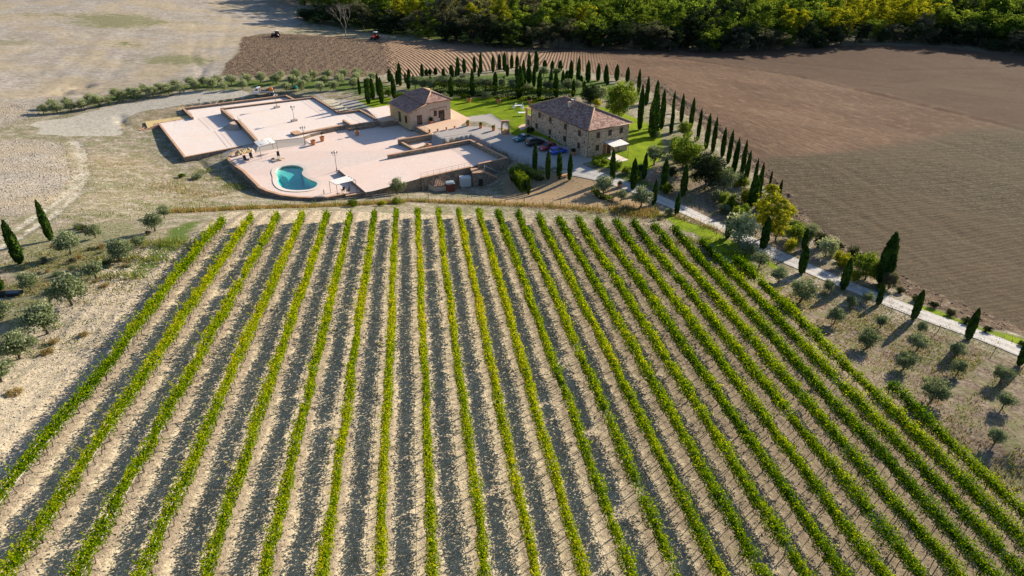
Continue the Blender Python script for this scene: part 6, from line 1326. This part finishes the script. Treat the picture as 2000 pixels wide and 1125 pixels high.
tractor('dark brown tractor at the upper left corner of the ploughed field', G(540, 72.5), 2.9, paint('brown_tractor_paint', (.10, .03, .03)), 1.05)
# lamps
def lamp(label, p, h, base=False, n=4):
    root = thing('street_lamp', label, 'street lamp', p, .3, 'lamp posts on the terraces'); m = MB(); m.lathe([(.16, 0), (.16, .12), (.10, .2), (.085, .7), (.055, .8), (.045, h - .55), (.06, h - .5)], IRON, (0, 0, 0), 12); m.obj('pole', root)
    for k in range(n):
        a = 2 * math.pi * k / n; c, s = math.cos(a), math.sin(a); m = MB(); m.tube([(0, 0, h - .75), (c * .25, s * .25, h - .85), (c * .48, s * .48, h - .7), (c * .5, s * .5, h - .5)], .025, IRON, 5); ar_ = m.obj('arm', root)
        m = MB(); m.lathe([(.06, -.5), (.15, -.42), (.19, -.18), (.17, -.12)], LAMPW, (c * .5, s * .5, h), 10); m.obj('lantern', ar_); m = MB(); m.lathe([(.21, -.12), (.12, -.02), (.02, .08)], IRON, (c * .5, s * .5, h), 10); m.obj('cap', ar_)
    m = MB(); m.lathe([(.06, -.15), (.15, -.08), (.19, .18), (.2, .22), (.1, .32), (.01, .4)], LAMPW, (0, 0, h - .3), 10); m.obj('lantern', root)
    if base:
        m = MB(); m.box((0, 0, .22), (1.5, .9, .44), CONC, .5); m.obj('stone_base', root)
    return root
lamp('lamp post on the upper left terrace, nearer the back wall', GZ(541, 210.5, Z2 + .02), 3.75, True, 3); lamp('lamp post standing in the middle of the upper left terrace', GZ(575, 236.5, Z2 + .02), 3.8, True, 3)
lamp('four armed lamp post beside the empty terracotta pot', on3(596, 282), 4.2); lamp('four armed lamp post at the top of the terrace steps, right of the pool', on3(658, 334), 4.3)
m = MB(); q = GZ(323, 205, -1.2); q = G(390, 202); root = thing('small_floodlight', 'small dark floodlight on a short post behind the left terrace wall', 'lamp', q); m.tube([(0, 0, -.1), (0, 0, .9)], .04, IRON, 6); m.obj('pole', root); m = MB(); m.box((0, 0, .98), (.6, .25, .2), BLACKP); m.obj('head', root)
# terracotta pots
def pot(label, p, r, h, plant='none', grp=None, ph=.5):
    root = thing('flower_pot', label, 'flower pot', p, tr_.random() * 6, grp); m = MB()
    m.lathe([(.02, 0), (r * .68, 0), (r * .72, .04), (r * .95, h * .78), (r * .97, h * .82), (r * 1.08, h * .83), (r * 1.1, h), (r * .92, h), (r * .88, h * .9), (.01, h * .9)], TERRA, (0, 0, 0), 20); m.obj('pot', root)
    m = MB(); m.lathe([(r * .885, h * .905), (.005, h * .93)], SOILM, (0, 0, 0), 16); m.obj('soil', root)
    if plant == 'ball': m = MB(); m.tube([(0, 0, h * .85), (0, 0, h + ph)], .04, TBARK, 6); m.obj('stem', root); link('foliage', K['bushdark'][0], root, (0, 0, h + ph - .22), 0, (.34, .34, .42))
    elif plant == 'bush': link('foliage', tr_.choice(K['bush']), root, (0, 0, h * .85), 0, (r * 1.25, r * 1.25, r * 1.2))
    elif plant == 'dark': link('foliage', tr_.choice(K['bushdark']), root, (0, 0, h * .85), 0, (r * 1.35, r * 1.35, r * 1.5))
    return root
pot('large empty terracotta pot beside the lamp post, left of the potted ball tree', on3(612.5, 283), .60, 1.15)
pot('large terracotta pot with a small ball topiary, right of the empty pot', on3(630, 275.5), .58, 1.1, 'ball', None, .75)
pot('large terracotta pot with a small ball topiary before the low stone bench wall', on3(698, 264), .55, 1.05, 'ball', None, .7)
for i, (x, y) in enumerate([(914, 245.5), (939, 250), (964, 255)]): pot(f'terracotta pot with a leafy plant on the gravel yard, {ORD[i]} from the left of three', gp0(x, y), .48, .85, 'bush', 'three planted pots on the gravel yard')
for i, (x, y) in enumerate([(839, 259.5), (855, 256.5), (872, 253.5), (888, 251)]): pot(f'little terracotta pot on the paving edge before the small house, {ORD[i]} from the left', gp0(x, y, .08), .24, .5, 'bush' if i == 0 else 'none', 'little pots on the forecourt edge')
for x, y, l_, k_ in ((916, 199.5, 'big terracotta pot with a dark round bush on the lawn, leftmost', 'dark'), (974, 201, 'big terracotta pot with a clipped bush in the middle of the lawn', 'bush'), (1034, 203, 'big terracotta pot with a dark bush behind the farmhouse loggia', 'dark')): pot(l_, G(x, y), .62, 1.1, k_)
pot('wide terracotta pot of herbs by the french windows of the small house', gp0(842, 241, .08), .5, .6, 'dark'); pot('terracotta pot with a ball bush against the long farmhouse wall', gp0(1073, 279), .35, .6, 'ball', None, .7)
pot('terracotta pot with a round ball tree near the blue car', gp0(1119.5, 303), .5, .8, 'dark'); pot('terracotta pot with a leafy plant beside the start of the drive', G(1210, 366), .5, .85, 'bush')
q = GZ(836, 281, -.2); root = thing('orange_planter', 'orange clay planter on the wall head beside the sunken passage', 'planter', (q.x, q.y, -1.0)); m = MB(); m.box((0, 0, .35), (1.6, .8, .7), BRICK, .3); m.obj('box', root); m = MB(); m.lathe([(.5, .7), (.3, .85), (.01, .9)], TERRA, (0, 0, 0), 10); m.obj('clay_top', root)
# stone well arch
p = gp0(987, 262); root = thing('brick_well', 'brick well head with an arched frame on the edge of the lawn', 'well', p, .15); m = MB(); m.lathe([(1.5, 0), (1.5, .12), (1.1, .13)], PAVEW, (0, 0, 0), 18); m.obj('plinth', root)
m = MB(); m.lathe([(.78, .1), (.78, .85), (.84, .9), (.84, .98), (.55, .98), (.55, .3)], BRICK, (0, 0, 0), 14); m.obj('well_ring', root)
m = MB()
for x in (-.85, .85): m.box((x, 0, 1.15), (.32, .5, 2.1), BRICK)
N_ = 12; vs = []; 
for i in range(N_ + 1):
    a = math.pi * i / N_
    for y in (-.25, .25): vs += [(-.69 * math.cos(a), y, 2.2 + .6 * math.sin(a)), (-1.01 * math.cos(a), y, 2.2 + (1.0 if True else 0) * min(1, 1.4 * math.sin(a) + .0))]
m.add(vs, [(4*i+0, 4*i+4, 4*i+5, 4*i+1) for i in range(N_)] + [(4*i+2, 4*i+3, 4*i+7, 4*i+6) for i in range(N_)] + [(4*i+1, 4*i+5, 4*i+7, 4*i+3) for i in range(N_)] + [(4*i, 4*i+2, 4*i+6, 4*i+4) for i in range(N_)], BRICK); m.box((0, 0, 3.27), (2.3, .62, .14), BRICK); m.obj('arch', root)
# pergolas
def pergola(label, q, zt_, holes=True, curved=False):
    root = thing('pergola', label, 'pergola', q[0]); P = [v - q[0] for v in q]
    for v in P: m = MB(); m.tube([(v.x, v.y, v.z - .02), (v.x, v.y, v.z + zt_)], .045, IRON, 6); m.obj('post', root)
    m = MB()
    for i in range(4): a, b = P[i], P[(i+1) % 4]; m.tube([(a.x, a.y, a.z + zt_), (b.x, b.y, b.z + zt_)], .04, IRON, 6)
    for k in (1, 2): a = P[0].lerp(P[1], k/3); b = P[3].lerp(P[2], k/3); m.tube([(a.x, a.y, a.z + zt_ + .02), (b.x, b.y, b.z + zt_ + .02)], .03, IRON, 6)
    m.obj('frame', root); vs = []; nu, nv = 12, 8; rr = random.Random(2); fs = []
    for i in range(nu + 1):
        for j in range(nv + 1):
            u, v = i / nu, j / nv; a = P[0].lerp(P[1], u); b = P[3].lerp(P[2], u); c = a.lerp(b, v); sag = -.10 * math.sin(math.pi * ((u * 3) % 1)) + (.18 * math.sin(math.pi * v) if curved else 0); vs.append((c.x, c.y, c.z + zt_ + .08 + sag))
    for i in range(nu):
        for j in range(nv):
            if curved and rr.random() < .22: continue
            fs.append((i*(nv+1)+j, (i+1)*(nv+1)+j, (i+1)*(nv+1)+j+1, i*(nv+1)+j+1))
    m = MB(); m.add(vs, fs, CANVAS); m.obj('canvas_roof', root)
pergola('iron pergola with a ragged white canvas roof beside the curved wall', [on3(500, 299), on3(510.5, 309.5), on3(544, 301), on3(534, 291.5)], 2.6, True, True)
pergola('iron pergola with a white canvas roof at the foot of the terrace steps', [on3(646, 377), on3(660, 384.5), on3(697, 375), on3(682, 366)], 2.5)
# loungers and chairs: dark woven
WICK = flat('dark_woven_plastic', (.04, .032, .03), .7)
def chair(label, p, rz, s=1.0, rec=.3, nm='garden_chair', mat=None, grp=None, cat='chair'):
    mt = mat or WICK; root = thing(nm, label, cat, p, rz, grp); m = MB(); m.box((0, 0, .42*s), (.55*s, .5*s, .06), mt); m.obj('seat', root)
    m = MB(); m.box((0, 0, .36*s), (.06, .5*s, .75*s), mt, 0, Matrix.Translation((-.3*s, 0, .45*s)) @ Matrix.Rotation(-rec, 4, 'Y')); m.obj('backrest', root)
    for x in (-.22, .22):
        for y in (-.2, .2): m = MB(); m.box((x*s, y*s, .2*s), (.05, .05, .4*s), mt); m.obj('leg', root)
    for y in (-.27, .27): m = MB(); m.box((0, y*s, .62*s), (.5*s, .05, .04), mt); m.obj('armrest', root)
    return root
def lounger(label, p, rz, mat, up=.9, grp=None):
    root = thing('sun_lounger', label, 'sun lounger', p, rz, grp); m = MB(); m.box((.35, 0, .32), (1.3, .65, .06), mat); m.obj('seat', root); m = MB(); m.box((0, 0, .42), (.06, .65, .9), mat, 0, Matrix.Translation((-.3, 0, .32)) @ Matrix.Rotation(-(1.57 - up), 4, 'Y')); m.obj('backrest', root)
    for x in (-.15, .85):
        for y in (-.27, .27): m = MB(); m.box((x, y, .15), (.05, .05, .3), mat); m.obj('leg', root)
    return root
lounger('dark lounger with raised back in front of the stone pile, nearer the wall', on3(480, 314), -.9, WICK, 1.1); lounger('dark lounger with raised back by the stone pile, nearer the pergola', on3(491, 308.5), -1.1, WICK, 1.2)
chair('upright dark chair on the open terrace right of the ragged pergola', on3(544.5, 308), -1.2, 1.15, .1); lounger('dark lounger folded flat beside the upright chair', on3(538, 313), 2.6, WICK, .1); lounger('pale cushioned lounger lying flat right of the dark flat lounger', on3(547, 312.5), .4, flat('beige_cushion', (.5, .42, .3), .9), .1)
chair('dark chair under the lower pergola, left one', on3(670, 375), 2.4, 1.05, .15); chair('dark high backed chair under the lower pergola, middle', on3(680, 377), 2.6, 1.15, .15)
q = on3(500 + -41, 309); root = thing('stone_rubble_bank', 'light boulders and slabs leaning inside the start of the curved wall', 'stones', on3(474, 303)); rr = random.Random(9); SLAB = flat('ochre_boulder', (.50, .40, .24), .9, var=.25)
for k in range(9): 
    m = MB(); m.ball((0, 0, 0), .5, SLAB, 7, 5); M_2 = Matrix.Rotation(rr.uniform(-.5, .5), 3, 'X'); m.v = [tuple(M_2 @ Vector((a * rr.uniform(.9, 1.2), b * .7, c * 1.2))) for a, b, c in m.v]; o_ = m.obj('boulder', root); v = on3(464 + k * 3.2, 304 - k * 1.1) - on3(474, 303); o_.location = (v.x, v.y, .25 + rr.uniform(0, .35)); 
m = MB(); root = thing('short_bollard', 'short dark post on the pool terrace edge', 'post', on3(633, 378.5)); m.tube([(0, 0, 0), (0, 0, .75)], [.09, .07], BLACKP, 8); m.obj('post', root); m = MB(); m.ball((0, 0, .78), .09, BLACKP); m.obj('cap', root)
# white garden furniture
WP2 = flat('white_garden_furniture', (.8, .8, .8), .5, var=.03)
def table(label, p, rz, lx, ly, h, mat): 
    root = thing('garden_table', label, 'table', p, rz); m = MB(); m.box((0, 0, h), (lx, ly, .05), mat); m.obj('table_top', root)
    for x in (-1, 1):
        for y in (-1, 1): m = MB(); m.box((x * (lx/2 - .1), y * (ly/2 - .1), h/2), (.06, .06, h), mat); m.obj('leg', root)
table('long white table on the lawn left of the farmhouse', G(1021, 225), .1, 2.4, 1.0, .72, WP2); table('white table farther up the lawn, beside white chairs', G(1012, 211), .3, 2.0, .9, .72, WP2)
for i, (x, y, a) in enumerate([(1003, 212.5, .2), (1007, 209, 1.8), (1018, 209, 3.2), (1020, 214, 4.2)]): chair(f'white garden chair round the upper lawn table, {ORD[i]} from the left', G(x, y), a, 1, .15, 'garden_chair', WP2, 'white chairs on the lawn')
table('small white table before the small house', gp0(856, 237.5, .08), .2, 1.0, .7, .72, WP2); chair('white chair left of the small white table by the small house', gp0(850, 238.5, .08), .4, 1, .15, 'garden_chair', WP2)
chair('white chair on the stone patio under the awning', G(1196, 304) + Vector((0, 0, .06)), 1.2, 1, .15, 'garden_chair', WP2)
table('brown wooden bench table among the four slender cypresses', G(1100, 346), .5, 3.2, .8, .5, flat('orange_wood', (.5, .26, .12), .8))
q = G(14, 578); root = thing('dark_trough', 'long dark water trough in the grass at the left edge', 'trough', q, .1); m = MB(); m.box((0, 0, .22), (3.0, .8, .45), BLACKP, taper=1.08); m.obj('tub', root); m = MB(); m.box((0, 0, .455), (2.8, .62, .02), CARGL); m.obj('water', root)
q = G(300, 173); 
# wire fences
def fence(label, pts, hp=1.35, wires=(.4, .8, 1.2)):
    Q = [G(*q) for q in pts]; b = Q[0]; root = thing('wire_fence', label, 'fence', b); rr = random.Random(4)
    for v in Q: m = MB(); d = v - b; m.tube([(d.x, d.y, d.z - .2), (d.x + rr.uniform(-.05, .05), d.y, d.z + hp)], .05, POSTM, 6); m.obj('post', root)
    for w in wires: m = MB(); m.tube([(v.x - b.x, v.y - b.y, v.z - b.z + w) for v in Q], .012, WIREM, 4, False, False); m.obj('wire', root)
fence('thin wire fence on dark posts between the terraces and the vineyard', [(360,411),(405,409),(450,407),(494,406),(537,405),(577,403.5),(617,402),(656,401),(694,397),(730,393),(763,388),(797,386),(837,385.5),(875,386),(913,387),(950,387.5),(988,392),(1024,397),(1060,401),(1095,402.5),(1131,404.5),(1167,404),(1202,406),(1236,410),(1270,416),(1303,424),(1336,432),(1367,446),(1399,458)])
fence('low wire fence along the lower edge of the drive beside the olives', [(1500,520),(1552,545),(1608,573),(1680,596),(1740,612),(1800,640),(1832,648),(1880,668),(1940,690),(2000,716)], 1.1)
